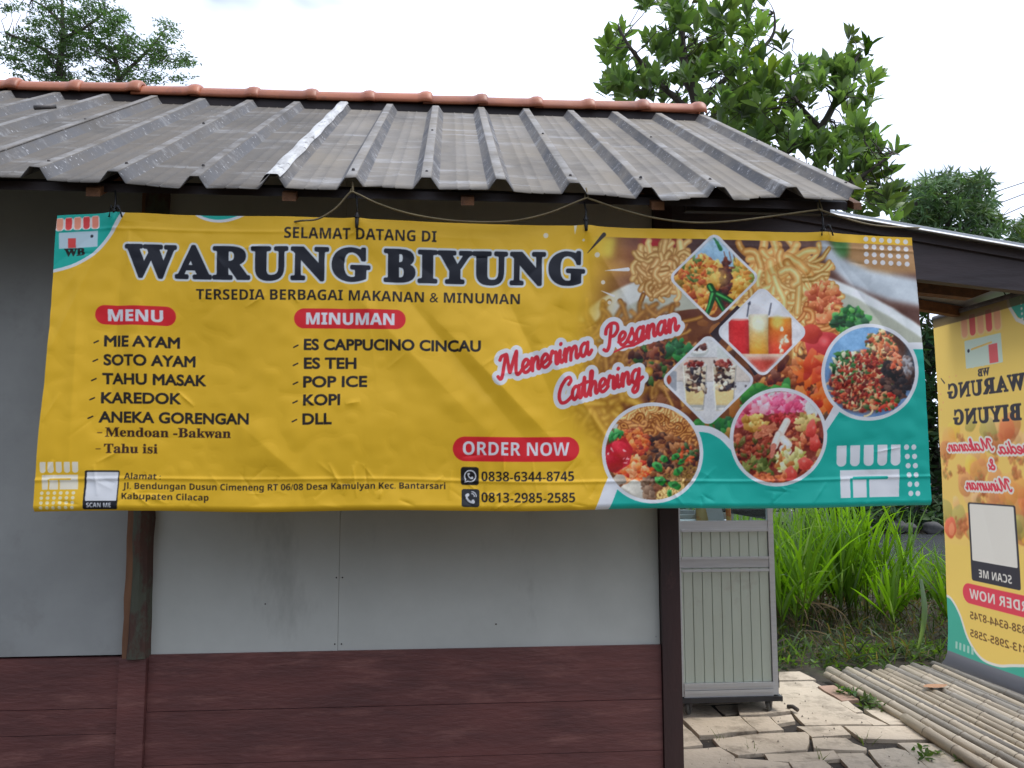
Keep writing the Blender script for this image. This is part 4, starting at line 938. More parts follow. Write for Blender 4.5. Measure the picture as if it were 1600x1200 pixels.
# battens and rafters under the sheets
bm = bmesh.new(); prism(bm, [(-2.7, -.440, 2.500), (-2.7, -.405, 2.522), (-2.7, -.405, 2.492), (-2.7, -.440, 2.470)], (5.46, 0, 0)); done('eave_batten', bm, M_dark, stall)
for x in (-1.25, -.55, .12, .765, 1.375, 2.05):
    bm = bmesh.new(); zz = lambda y: ZE + SL * (y - YE) - .006
    prism(bm, [(x - .024, -.475, zz(-.475)), (x - .024, 1.2, zz(1.2)), (x - .024, 1.2, zz(1.2) - .05), (x - .024, -.475, zz(-.475) - .05)] if x > 9 else
          [(x - .026, -.468, zz(-.47) - .018), (x - .026, 1.2, zz(1.2) - .018), (x - .026, 1.2, zz(1.2) - .07), (x - .026, -.468, zz(-.47) - .048)], (.046, 0, 0)); done('rafter', bm, M_rafter, stall)
bm = bmesh.new(); prism(bm, [(2.768, -.47, zz(-.47) - .004), (2.768, 1.3, zz(1.3)), (2.768, 1.3, zz(1.3) - .10), (2.768, -.2, zz(-.2) - .05), (2.768, -.47, zz(-.47) - .03)], (.03, 0, 0)); done('added_edge_board', bm, M_rafter, stall)  # added board, blocks the bright sky gap under the roof's right edge
bm = bmesh.new(); box(bm, 2.2, 2.765, -.30, -.27, 2.50, 2.594); done('eave_batten', bm, M_dark, stall)  # added board, stops sky light showing through the rib openings
bm = bmesh.new(); zk = lambda y: zz(2.63 - y); prism(bm, [(2.772, 1.32, zk(1.32)), (2.772, 3.1, zk(3.1)), (2.772, 3.1, zk(3.1) - .1), (2.772, 1.32, zk(1.32) - .13)], (.02, 0, 0)); done('added_edge_board', bm, M_rafter, stall)  # same added board on the back slope, closing the sky gap
bm = bmesh.new(); box(bm, -2.7, 2.79, 1.255, 1.375, 3.48, 3.602); done('ridge_shade_board', bm, M_dark, stall)  # dark board filling the gap, stands in for shade under the tiles
# ridge tiles, each overlapping the next with a raised collar at its right end
TILE_X = [-1.077 - .322 * 2, -1.077 - .322, -1.077, -.745, -.424, -.104, .218, .542, .868, 1.192, 1.512, 1.832, 2.140, 2.462, 2.800]
def tile_mesh(L):
    bm = bmesh.new(); n = 12
    st = [(-.05, .078), (0, .079), (L * .5, .081), (L - .085, .083), (L - .070, .086), (L - .055, .094), (L - .030, .097), (L - .010, .094), (L, .087), (L + .004, .074)]
    rings = []
    for x, r in st:
        rings.append([bm.verts.new((x, math.cos(a) * r * 1.05, math.sin(a) * r - .026)) for a in (math.radians(2 + 176 * k / n) for k in range(n + 1))])
    for A, B in zip(rings, rings[1:]):
        for k in range(n): bm.faces.new((A[k], B[k], B[k + 1], A[k + 1]))
    return bm
for a, b in zip(TILE_X, TILE_X[1:]):
    bm = tile_mesh(b - a); rz = rnd.uniform(-.012, .012)
    bmesh.ops.transform(bm, verts=bm.verts, matrix=Matrix.Translation((a + .014, 1.315 + rnd.uniform(-.006, .006), 3.626 + rnd.uniform(-.005, .005))) @ Matrix.Rotation(rz, 4, 'Y') @ Matrix.Rotation(rnd.uniform(-.015, .015), 4, 'Z'))
    o = done('ridge_tile', bm, M_tile, stall, True); s = o.modifiers.new('thickness', 'SOLIDIFY'); s.thickness = .012; s.offset = -1
# loose pipe on the roof
bm = bmesh.new(); a, b = onY(52, 191, .62), onY(86, 182, .68)
zr = lambda p: Vector((p.x, p.y, ZE + SL * (p.y - YE) + .058)); tube(bm, [zr(a), zr(a.lerp(b, .5)), zr(b)], .011, 10)
tag(done('metal_pipe', bm, M_rust, None, True), 'short dark metal pipe lying loose on the left of the grey roof', 'pipe')

# ---------------------------------------------------------------- lean-to beside the stall
lean = empty('lean_to_canopy', (3.4, .05, 0), 'dark brown lean-to beam carrying a thin sloping metal sheet beside the stall', 'canopy')
zt = lambda x: 2.608 - .150 * (x - 3.035)
bm = bmesh.new(); prism(bm, [(2.24, .02, zt(2.24)), (4.34, .02, zt(4.34)), (4.34, .02, zt(4.34) - .010), (2.24, .02, zt(2.24) - .010)], (0, 1.10, 0)); done('roof_sheet', bm, M_zinc, lean)
bm = bmesh.new(); prism(bm, [(2.24, .012, zt(2.24) - .020), (2.24, .034, zt(2.24) + .006), (2.24, .038, zt(2.24) + .003), (2.24, .018, zt(2.24) - .022)], (2.1, 0, zt(4.34) - zt(2.24))); done('edge_flashing', bm, mat('bright_flashing', (.80, .81, .82), (.70, .71, .72), 8, .5), lean)
bm = bmesh.new(); prism(bm, [(2.24, .06, zt(2.24) - .016), (4.3, .06, zt(4.3) - .016), (4.3, .06, zt(4.3) - .055), (2.24, .06, zt(2.24) - .055)], (0, .04, 0)); done('edge_board', bm, M_beam, lean, bevel=.003)
zb = lambda x: 2.346 - .095 * (x - 3.31)
bm = bmesh.new(); prism(bm, [(2.24, .075, zt(2.24) - .057), (4.3, .075, zt(4.3) - .057), (4.3, .075, zb(4.3)), (2.24, .075, zb(2.24))], (0, .05, 0)); done('front_beam', bm, M_beam, lean, bevel=.005)
bm = bmesh.new(); a = onY(1546, 448, .30); prism(bm, [(2.3, .28, zb(2.3) + .09), (a.x - .03, .28, zb(a.x) + .075), (a.x, .28, zb(a.x) + .05), (a.x - .10, .28, zb(a.x) + .012), (2.3, .28, zb(2.3) - .005)], (0, .06, 0)); done('inner_beam', bm, M_rafter, lean, bevel=.004)
bm = bmesh.new(); prism(bm, [(2.26, 1.02, zt(2.26) - .015), (4.3, 1.02, zt(4.3) - .015), (4.3, 1.02, zt(4.3) - .07), (2.26, 1.02, zt(2.26) - .07)], (0, .05, 0)); done('inner_beam', bm, M_rafter, lean)
bm = bmesh.new(); box(bm, 4.22, 4.29, -.02, .055, -.06, zt(4.3) - .06); done('post', bm, M_dark, lean, bevel=.004)


# ---------------------------------------------------------------- the big banner
def sheet_from_print(name, p, src, nx, ny, pos, m, parent=None):
    """a fine vinyl sheet: pos(u,v) gives its shape, src(u,v) the place in the print"""
    u, v = np.meshgrid(np.linspace(0, 1, nx, dtype=np.float32), np.linspace(0, 1, ny, dtype=np.float32))
    X, Yv = src(u, v)
    fx = np.clip((X - p.x0) * p.S - .5, 0, p.W - 1.001); fy = np.clip((Yv - p.y0) * p.S - .5, 0, p.H - 1.001)
    xi, yi = fx.astype(int), fy.astype(int); fx = (fx - xi)[..., None]; fy = (fy - yi)[..., None]; I = p.img
    C = (I[yi, xi] * (1 - fx) + I[yi, xi + 1] * fx) * (1 - fy) + (I[yi + 1, xi] * (1 - fx) + I[yi + 1, xi + 1] * fx) * fy
    V = pos(u, v)
    idx = np.arange(nx * ny).reshape(ny, nx); F = np.stack([idx[1:, :-1], idx[1:, 1:], idx[:-1, 1:], idx[:-1, :-1]], -1).reshape(-1, 4)
    return np_mesh(name, V.reshape(-1, 3), F, m, parent, ink_albedo(C).reshape(-1, 3), True)
B_TL, B_TR, B_BL, B_BR = Vector((0.003, -.45, 2.396)), Vector((3.0, -.45, 2.3795)), Vector((0.0, -.484, 1.4004)), Vector((3.0, -.484, 1.4004))
def on_photo(P): d = Vector(P) - EYE; w = d.dot(FWD); return 800 + FPX * d.dot(RGT) / w, 600 - FPX * d.dot(UPV) / w
def homography(src, dst):
    A, b = [], []
    for (x, y), (u, v) in zip(src, dst):
        A += [[x, y, 1, 0, 0, 0, -u * x, -u * y], [0, 0, 0, x, y, 1, -v * x, -v * y]]; b += [u, v]
    return np.append(np.linalg.solve(np.array(A, float), np.array(b, float)), 1).reshape(3, 3)
# the lettering was measured on the photo: a plane-to-plane map takes metres on the flat sheet to those measurements
HB = homography([(0, 2.38), (3, 2.38), (0, 1.4004), (3, 1.4004)], [on_photo((0, -.45, 2.38)), on_photo((3, -.45, 2.38)), on_photo((0, -.484, 1.4004)), on_photo((3, -.484, 1.4004))])
def banner_src(u, v):
    x = (1 - v) * ((1 - u) * B_TL.x + u * B_TR.x) + v * ((1 - u) * B_BL.x + u * B_BR.x); z = (1 - v) * ((1 - u) * B_TL.z + u * B_TR.z) + v * ((1 - u) * B_BL.z + u * B_BR.z)
    w = HB[2, 0] * x + HB[2, 1] * z + 1
    return (HB[0, 0] * x + HB[0, 1] * z + HB[0, 2]) / w, (HB[1, 0] * x + HB[1, 1] * z + HB[1, 2]) / w
def crease(x, z, x0, z0, x1, z1, wid, amp):
    """a soft fold along a line, in metres on the sheet"""
    dx, dz = x1 - x0, z1 - z0; L = math.hypot(dx, dz); t = ((x - x0) * dx + (z - z0) * dz) / (L * L); d = ((x - x0) * dz - (z - z0) * dx) / L
    fade = np.clip(1 - np.abs(t - .5) * 2, 0, 1) ** .6
    return amp * fade * np.exp(-np.abs(d / wid) ** 1.4)
def banner_pos(u, v):
    ny, nx = u.shape; x, z = u * 3.0, (1 - v) * .979
    d = np.zeros_like(u)
    d += fnoise(ny, nx, nx * .16, 21, 2) * .017 + fnoise(ny, nx, nx * .05, 22, 3) * .0019
    big = fnoise(ny, nx, nx * .03, 23, 2)
    d += .0012 * np.clip(np.abs(big) - .1, 0, 1) * 2
    rg = np.random.default_rng(8)
    ties = (.186, .99, 1.789, 2.655)
    for tx in ties:                                                  # tension folds fan out below each tie
        for k in range(7):
            a = math.radians(-90 + rg.uniform(-62, 62)); L = rg.uniform(.2, .75)
            d += crease(x, z, tx, .965, tx + math.cos(a) * L, .965 + math.sin(a) * L, rg.uniform(.012, .03), rg.uniform(-.0035, .0045))
        d += .010 * np.exp(-((x - tx) / .035) ** 2 - ((z - .965) / .05) ** 2)
    for q in ((.22, .95, .20, .1, .03, -.006), (.30, .95, .26, .25, .05, .005), (.85, .85, 1.45, .25, .05, .005), (1.0, .9, 1.6, .2, .04, -.006), (1.2, .7, 1.75, .15, .035, .006), (1.45, .85, 1.7, .3, .03, -.004),
              (1.6, .6, 1.95, .1, .03, .005), (2.66, .95, 2.35, .55, .03, .005), (2.66, .95, 2.95, .5, .03, -.005), (0.08, .8, .1, .1, .03, .004), (.6, .3, .9, .05, .04, .004)):
        d += crease(x, z, *q)
    for k in range(150):                                             # small crinkles, most along the hem at the bottom
        x0 = rg.uniform(0, 3); z0 = rg.uniform(0, .11) if k % 3 else rg.uniform(.1, .95); a = rg.uniform(0, 3.14); L = rg.uniform(.03, .12)
        d += crease(x, z, x0, z0, x0 + math.cos(a) * L, z0 + math.sin(a) * L, rg.uniform(.004, .009), rg.uniform(-.0022, .0026))
    d += .0018 * np.exp(-((z - .098 - .006 * np.sin(x * 2.3)) / .006) ** 2) + .006 * np.clip(1 - z / .1, 0, 1) * (1 + .5 * np.sin(x * 9) * np.sin(x * 3.7))
    d += .0012 * np.exp(-((z - .925) / .006) ** 2) * (.5 + .5 * np.sin(x * 2.1 + 1))
    d *= 1.55
    edge = np.clip(1 - z / .02, 0, 1) ** 2 * -.012
    P = [((1 - v) * ((1 - u) * B_TL[i] + u * B_TR[i]) + v * ((1 - u) * B_BL[i] + u * B_BR[i])) for i in range(3)]
    P[1] = P[1] - d - edge
    P[2] = P[2] - .004 * (1 - v) * np.abs(np.sin(u * 3 * 3.4)) - .006 * v * np.sin(u * 3.14) + v * .003 * np.sin(x * 7) + .004 * np.sin(u * 5.2) * (1 - v)
    P[2] = P[2] - .017 * np.clip(1 - u / .09, 0, 1) ** 1.3 * np.clip(1 - v / .35, 0, 1)
    P[0] = P[0] + .003 * np.sin(z * 9) * np.where(u < .5, -1, 1) * np.abs(u * 2 - 1) ** 6
    return np.stack(P, -1)
banner = sheet_from_print('menu_banner', paint_banner(), banner_src, 1640, 540, banner_pos, M_vinyl)
tag(banner, 'long yellow and teal printed menu banner hanging under the roof eave', 'banner')
# black strings that tie the banner to the eave
TIE_LBL = ('black string at the left end tying the banner below the awning logo', 'black string tying the banner just above the word Datang', 'black string tying the banner right of its big title lettering', 'knotted black string with loose tails tying the photo end of the banner')
for i, (pu, pv, qu, qv) in enumerate(((180, 298, 180, 349), (556, 298, 558, 358), (913, 316, 915, 362), (1282, 326, 1285, 377))):
    a, b = onY(pu, pv, -.44), onY(qu, qv, -.462); bm = bmesh.new()
    b2 = Vector((b.x, -.475, b.z)); top = Vector((b.x, -.472, b.z + .045))
    tube(bm, [a, a.lerp(top, .5) + Vector((.003, 0, 0)), top], .0032, 6)
    tube(bm, [top + Vector((0, 0, .01)), top, b2.lerp(top, .4), b2], .0045 if i in (1, 2) else .003, 6, rs=[.004, .007, .0065 if i in (1, 2) else .004, .005 if i in (1, 2) else .003])
    tube(bm, [top + Vector((0, .012, -.01)), top + Vector((.008, .0, -.004)), top + Vector((0, -.010, -.008)), top + Vector((-.008, 0, -.004)), top + Vector((0, .012, -.01))], .003, 6)
    if i in (0, 3):
        for dx, dz in ((.022, -.008), (.03, -.03), (-.012, -.03)): tube(bm, [top, top + Vector((dx * .6, -.012, .010)), top + Vector((dx, -.012, dz))], .003, 5)
    tag(done('tie_string', bm, M_string, None, True), TIE_LBL[i], 'string', 'strings tying the banner')
# straw coloured cord looping along the eave
bm = bmesh.new(); Pp = []
loops = [[(426, 356), (440, 350), (470, 345), (497, 342), (525, 325), (546, 302)], [(556, 302), (590, 318), (640, 334), (700, 344), (760, 347), (810, 344), (860, 332), (912, 311)],
         [(922, 311), (960, 324), (1010, 338), (1060, 346), (1100, 348), (1150, 345), (1220, 336), (1276, 328)], [(1282, 328), (1320, 341), (1360, 351), (1400, 355), (1440, 356)]]
for L_ in loops: Pp += [onY(u, v, -.38 if u < 445 else -.485 if u < 1300 else -.485 + (u - 1300) / 140 * .52) for u, v in L_]
Pp = [Vector(q) for q in spline([tuple(p) for p in Pp], 4)]; tube(bm, Pp, .0034, 6)
for L_ in loops[:-1]: 
    u, v = L_[-1]; c = onY(u + 4, v, -.47); tube(bm, [c + Vector((0, 0, .04)), c + Vector((.006, -.01, .0)), c + Vector((-.006, -.008, .0)), c + Vector((0, .01, .03))], .003, 5)
tag(done('straw_rope', bm, M_cord, None, True), 'thin straw coloured cord looping in long swags along the eave above the banner', 'cord')

# ---------------------------------------------------------------- the tall banner hanging at the right, seen from behind
hang = empty('hanging_banner', (4.16, .9, .42), 'tall yellow banner seen from behind with mirrored lettering, hanging above the bamboo', 'banner')
def hang_src(u, v): return u * 75, v * 198
def hang_pos(u, v):
    ny, nx = u.shape
    d = fnoise(ny, nx, nx * .6, 31, 2) * .008 + .006 * np.sin(u * 5) * v + crease(u * .75, (1 - v) * 1.98, .1, 1.9, .5, .3, .04, .004)
    y = 1.262 - u * .75 + .05 * v ** 5 * (1 - u); curl = np.clip((v - .965) / .035, 0, 1)
    return np.stack([4.16 - d - .03 * curl ** 2, y, 2.399 - v * 1.985], -1)
sheet_from_print('printed_sheet', paint_hanger(), hang_src, 300, 800, hang_pos, M_vinyl_thin, hang)
bm = bmesh.new(); tube(bm, [(4.165, 1.268, 2.397), (4.165, .505, 2.397)], .014, 10); done('top_rail', bm, M_rust, hang, True)
bm = bmesh.new(); tube(bm, [(4.165, 1.30, .418), (4.165, .51, .418)], .010, 10); done('bottom_rail', bm, M_alum, hang, True)
for yy in (1.1, .65):
    bm = bmesh.new(); tube(bm, [(4.165, yy, 2.40), (4.15, yy, zt(4.15) - .012)], .003, 6); done('hanger_wire', bm, M_string, hang)

# ---------------------------------------------------------------- the wheeled food cart
cart = empty('food_cart', (3.05, 2.1, 0), 'cream clad aluminium food cart on castors with glass display top', 'food cart')
CY, CX0, CX1, CD = 1.85, 2.745, 3.385, 3.05
for x in (CX0, CX1 - .034):
    for y in (CY - .004, CD - .03):
        bm = bmesh.new(); box(bm, x, x + .034, y, y + .034, .11, 1.98); done('frame_post', bm, M_alum, cart, bevel=.003)
def rail(z0, z1, dy=0, y=CY): bm = bmesh.new(); box(bm, CX0 + .035, CX1 - .035, y + dy, y + .03, z0, z1); return done('rail', bm, M_alum, cart, bevel=.002)
rail(1.122, 1.186); rail(.893, .952, .002); rail(1.94, 1.98); rail(1.122, 1.186, 0, CD - .03); rail(1.94, 1.98, 0, CD - .03)
for z in (1.130, .958, .880): 
    bm = bmesh.new(); box(bm, CX0 + .038, CX1 - .037, CY - .007, CY - .0005, z - .012, z + .004); done('trim_strip', bm, M_alum, cart, bevel=.002)
def cladding(z0, z1):
    bm = bmesh.new(); x = CX0 + .036; n = 9; wv = (CX1 - CX0 - .074 - .012) / n
    box(bm, CX0 + .036, CX1 - .036, CY + .012, CY + .018, z0, z1)
    box(bm, x, x + .010, CY + .003, CY + .0115, z0, z1); x += .0135
    for k in range(n): box(bm, x, x + wv - .0055, CY + .003 + rnd.uniform(0, .001), CY + .0115, z0, z1); x += wv
    return bm
done('upper_panel', cladding(.955, 1.120), M_cartpan, cart, bevel=.0015); done('lower_panel', cladding(.19, .890), M_cartpan, cart, bevel=.0015)
bm = bmesh.new()
for k, (z, h) in enumerate(((.104, .022), (.128, .018), (.148, .016), (.166, .022))): box(bm, CX0 + .036, CX1 - .035, CY - .006 - (.006 if k % 2 else 0), CY + .02, z, z + h)
done('skirt_strip', bm, M_alum, cart, bevel=.003)
bm = bmesh.new(); box(bm, CX0 - .01, CX1 + .018, CY - .02, CD + .02, .074, .103); done('base_board', bm, M_black, cart, bevel=.003)
bm = bmesh.new(); box(bm, CX0 + .004, CX0 + .012, CY + .03, CD - .03, .11, 1.12); box(bm, CX1 - .014, CX1 - .006, CY + .03, CD - .03, .11, 1.12); box(bm, CX0 + .036, CX1 - .036, CD - .012, CD - .004, .11, 1.12); done('side_panel', bm, M_cartpan, cart)
bm = bmesh.new(); box(bm, CX0 + .01, CX1 - .01, CY + .02, CD - .01, 1.122, 1.135); done('counter', bm, M_alum, cart)
for (x0, x1, y0, y1) in ((CX0 + .036, CX1 - .036, CY + .008, CY + .013), (CX0 + .036, CX1 - .036, CD - .014, CD - .009), (CX1 - .020, CX1 - .015, CY + .032, CD - .032), (CX0 + .015, CX0 + .020, CY + .032, CD - .032)):
    bm = bmesh.new(); box(bm, x0, x1, y0, y1, 1.188, 1.94); done('glass_pane', bm, M_glass, cart)
for q in ((CX0 - .01, CX1 + .01, CY - .012, CY + .03), (CX0 - .01, CX1 + .01, CD - .03, CD + .012), (CX0 - .01, CX0 + .03, CY + .031, CD - .031), (CX1 - .03, CX1 + .01, CY + .031, CD - .031)):
    bm = bmesh.new(); box(bm, *q, 1.982, 2.02); done('top_rail', bm, M_alum, cart, bevel=.003)
bm = bmesh.new(); box(bm, CX0 + .03, CX1 - .03, CY + .03, CD - .03, 1.99, 1.995); done('glass_pane', bm, M_glass, cart)  # unseen top glazed instead of roofed, added to let skylight reach the goods
for xx, w_ in ((CX0 + .07, .022), (CX0 + .215, .02)):
    bm = bmesh.new(); box(bm, xx, xx + w_, CY + .25, CY + .27, 1.136, 1.93); done('sash_bar', bm, M_alum, cart)
bm = bmesh.new(); box(bm, CX0 + .07, CX0 + .42, CY + .25, CY + .272, 1.180, 1.21); done('sash_bar', bm, M_alum, cart)
for x in (CX0 + .05, CX1 - .075):
    for y in (CY + .012, CD - .08):
        t = bpy.data.objects.new('castor', None); COL.objects.link(t); t.parent = cart; t.location = Vector((x + .015, y, .038)) - cart.location
        bm = bmesh.new(); M1 = Matrix.Translation((x + .015, y, .038)) @ Matrix.Rotation(math.radians(52), 4, 'Z')
        tube(bm, [M1 @ Vector((0, -.011, 0)), M1 @ Vector((0, -.008, 0)), M1 @ Vector((0, .008, 0)), M1 @ Vector((0, .011, 0))], .03, 16, rs=[.032, .038, .038, .032]); done('wheel', bm, M_rubber, t)
        bm = bmesh.new()
        for s in (-1, 1): prism(bm, [M1 @ Vector((-.028, s * .015, .040)), M1 @ Vector((.024, s * .015, .040)), M1 @ Vector((.008, s * .015, -.008)), M1 @ Vector((-.008, s * .015, -.008))], (M1.to_3x3() @ Vector((0, s * .003, 0))))
        done('fork', bm, M_rust, t)
# goods behind the glass
def packet(name, m, x, y, w, h, d, tilt, label, cat, round_=0):
    bm = bmesh.new(); nx, nz = 6, 8; V = []
    for sgn in (-1, 1):
        for j in range(nz + 1):
            for i in range(nx + 1):
                a, b = i / nx, j / nz; puff = d * (math.sin(math.pi * a) * math.sin(math.pi * b)) ** .5 * sgn * .5
                V.append(bm.verts.new((w * (a - .5), puff + sgn * .0006, h * b)))
    k = (nx + 1) * (nz + 1)
    for o in (0, k):
        for j in range(nz):
            for i in range(nx):
                q = [V[o + j * (nx + 1) + i], V[o + j * (nx + 1) + i + 1], V[o + (j + 1) * (nx + 1) + i + 1], V[o + (j + 1) * (nx + 1) + i]]
                bm.faces.new(q if o == 0 else q[::-1])
    bmesh.ops.transform(bm, verts=bm.verts, matrix=Matrix.Translation((x, y, 1.137)) @ Matrix.Rotation(tilt, 4, 'Y') @ Matrix.Rotation(-.12, 4, 'X'))
    return tag(done(name, bm, m, None, True), label, cat)
packet('snack_packet', M_yellow, CX0 + .255, CY + .20, .10, .20, .03, 0, 'tan and yellow snack packet behind the cart glass, left of the white card', 'packet')
packet('price_card', M_paper, CX0 + .335, CY + .16, .105, .16, .003, -.18, 'tilted white card leaning inside the cart glass', 'card')
packet('snack_packet', M_orange, CX0 + .425, CY + .20, .035, .17, .02, 0, 'narrow orange packet behind the cart glass, right of the white card', 'packet')

# ---------------------------------------------------------------- bamboo poles laid side by side
def pole_mesh(L, r, seed):
    rg = random.Random(seed); bm = bmesh.new(); P, R = [], []; y = 0; nxt = rg.uniform(.08, .3)
    ys = [0]
    while y < L:
        for dy in (nxt - .012, nxt - .004, nxt + .004, nxt + .012):
            if y + dy < L: ys.append(y + dy)
        y += nxt; nxt = rg.uniform(.26, .36)
    ys.append(L); b1, b2 = rg.uniform(-.012, .012), rg.uniform(-.006, .006)
    for i, q in enumerate(ys):
        k = (i - 1) % 4 if 0 < i < len(ys) - 1 else 3
        P.append((b1 * math.sin(q / L * 3.1), -q, b2 * math.sin(q / L * 5))); R.append(r * (1 - .1 * q / L) * (1.09 if k in (1, 2) else 1))
    rings = tube(bm, P, r, 10, rs=R, cap=False)
    for f in bm.faces: f.material_index = 0
    bm.verts.index_update()
    for j in range(len(rings) - 1):
        if 0 < j < len(ys) - 2 and (j - 1) % 4 == 1:
            for f in {f for v_ in rings[j] for f in v_.link_faces if all(any(w is q for q in rings[j] + rings[j + 1]) for w in f.verts)}: f.material_index = 1
    c0 = [bm.verts.new(v.co * 1 + Vector((0, 0, 0))) for v in rings[0]]
    for k in range(10):                                             # hollow cut end
        v = c0[k]; v.co = Vector(P[0]) + (rings[0][k].co - Vector(P[0])) * .68
        bm.faces.new((rings[0][(k + 1) % 10], rings[0][k], c0[k], c0[(k + 1) % 10])) if False else None
    for k in range(10): bm.faces.new((rings[0][k], c0[k], c0[(k + 1) % 10], rings[0][(k + 1) % 10]))
    bm.faces.new(c0[::-1]); bm.faces.new(rings[-1])
    return bm
x = 4.075; npole = 0
while x < 5.75:
    r = rnd.uniform(.021, .033); L = 3.3; y0 = 2.66 + rnd.uniform(-.05, .07) + max(0, x - 4.3) * .12
    sk = rnd.uniform(-.01, .01)
    if npole == 1: pass
    bm = pole_mesh(L, r, 100 + npole)
    bmesh.ops.transform(bm, verts=bm.verts, matrix=Matrix.Translation((x + .0, y0, .030 - (.036 - r) + rnd.uniform(-.006, .006))) @ Matrix.Rotation(sk - .012, 4, 'Z') @ Matrix.Rotation(rnd.uniform(0, 6), 4, 'Y'))
    lbl = 'pale weathered bamboo pole lying side by side with its neighbours on the soil'
    if npole == 0: lbl = 'bamboo pole at the outer left edge of the row, its cut end nearest the paving'
    tag(done('bamboo_pole', bm, (M_bamboo, M_bamboo_b, M_bamboo_c)[rnd.randrange(3)], None, True, node=True), lbl, 'bamboo pole', 'bamboo poles laid on the ground'); x += r * 2 + rnd.uniform(.002, .012); npole += 1
bm = pole_mesh(2.2, .033, 77); bmesh.ops.transform(bm, verts=bm.verts, matrix=Matrix.Translation((4.06, 1.60, .02)) @ Matrix.Rotation(-.07, 4, 'Z') @ Matrix.Rotation(.0, 4, 'X'))
tag(done('bamboo_pole', bm, M_bamboo, None, True, node=True), 'shorter bamboo pole lying beside the flat grey stone at the paving edge', 'bamboo pole', 'bamboo poles laid on the ground')
for xx in (): pass
# flat grey stone, twig, fallen leaves
bm = bmesh.new(); slab(bm, [onZ(*crop7(*p), 0)[:2] for p in ((930, 312), (1060, 292), (1135, 292), (1146, 322), (1112, 362), (1040, 350))], .002, .06)
tag(done('flat_stone', bm, mat('grey_flat_stone', (.27, .265, .26), (.20, .195, .19), 6, .9, .3, 25)), 'flat grey stone lying between the pale paving and the bamboo poles', 'stone')
bm = bmesh.new(); a = onZ(1231, 1104, .02); tube(bm, [a, a + Vector((.02, -.03, .008)), a + Vector((.03, -.075, 0))], .013, 8); tag(done('broken_twig', bm, M_bark2, None, True), 'stubby brown stick lying on the paving beside the castor', 'stick')
def flat_leaf(name, c, L, W_, ang, m, label, cat, curl=.25):
    V, F = [], []; n = 8
    for i in range(n + 1):
        t = i / n; w_ = W_ * math.sin(math.pi * t ** .85) ** .9 * .5
        for s in (-1, -.5, 0, .5, 1): V.append((L * (t - .5), s * w_, curl * (abs(s) * w_ * .6 + (t - .5) ** 2 * L * .6)))
    for i in range(n):
        for k in range(4): F.append((i * 5 + k, i * 5 + k + 1, (i + 1) * 5 + k + 1, (i + 1) * 5 + k))
    Mx = Matrix.Translation(c) @ Matrix.Rotation(ang, 4, 'Z'); V = [tuple(Mx @ Vector(v)) for v in V]
    o = np_mesh(name, V, F, m, None, None, True); return tag(o, label, cat)
flat_leaf('fallen_leaf', onZ(1462, 1073, .062), .20, .09, .2, M_dryleaf, 'dry orange brown leaf lying on the bamboo poles', 'leaf')
# rocks on the far bank of the river
for i, (u, v, r, h, lb) in enumerate(((1402, 826, .19, .8, 'dark rounded boulder on the far river bank, left of the paler rock'), (1420, 830, .15, .7, 'smaller paler rock leaning against the dark boulder across the river'), (1458, 830, .18, .8, 'rounded rock on the far bank close to the tall hanging banner'), (1352, 832, .16, .7, 'low rock on the far bank behind the tall grass'))):
    c = onY(u, v, 14.4 - .1 * i); bm = bmesh.new(); bmesh.ops.create_icosphere(bm, subdivisions=3, radius=1)
    for vv in bm.verts:
        n_ = .16 * math.sin(vv.co.x * 3 + i) + .12 * math.sin(vv.co.y * 4 + i * 2) + .1 * math.sin(vv.co.z * 5 + vv.co.x * 2); vv.co *= 1 + n_
        vv.co = Vector((c.x + vv.co.x * r * 1.3, c.y + vv.co.y * r, max(-.06, .10 + vv.co.z * r * h)))
    tag(done('boulder', bm, M_rock, None, True), lb, 'rock', 'rocks on the far bank')
# grey timber trestle behind the cart
tr = empty('timber_trestle', (5.2, 6, 0), 'grey weathered timber trestle half hidden between the cart and the grass', 'trestle')
bm = bmesh.new(); prism(bm, [(4.0, 6.0, 1.02), (5.46, 6.0, .965), (5.46, 6.0, .86), (4.0, 6.0, .90)], (0, .06, 0)); done('top_plank', bm, M_plank, tr, bevel=.006)
for xx, dx in ((5.39, .09), (4.1, -.06)):
    bm = bmesh.new(); tube(bm, [(xx, 5.97, 1.15), (xx + dx * .5, 5.97, .75), (xx + dx * 2, 5.97, -.055)], .035, 6); done('leg', bm, M_plank, tr)
    bm = bmesh.new(); tube(bm, [(xx - .02, 6.1, 1.0), (xx + dx * .5, 6.35, .4), (xx + dx, 6.5, -.055)], .03, 6); done('leg', bm, M_plank, tr)
# overhead wires
for i, (p, q, lb) in enumerate((((1500, 318), (1600, 285), 'topmost thin overhead wire above the mango tree'), ((1500, 341), (1600, 303), 'middle thin overhead wire beside the mango tree'), ((1500, 366), (1600, 322), 'lowest thin overhead wire passing behind the mango crown'))):
    a, b = onY(*p, 19), onY(*q, 19); d = b - a; bm = bmesh.new(); tube(bm, [a - d * 4, a, b, b + d * 8], .014, 5)
    tag(done('overhead_wire', bm, M_string, None), lb, 'wire', 'overhead wires at the right')
for s, k in ((-1, -4), (1, 8)): pass
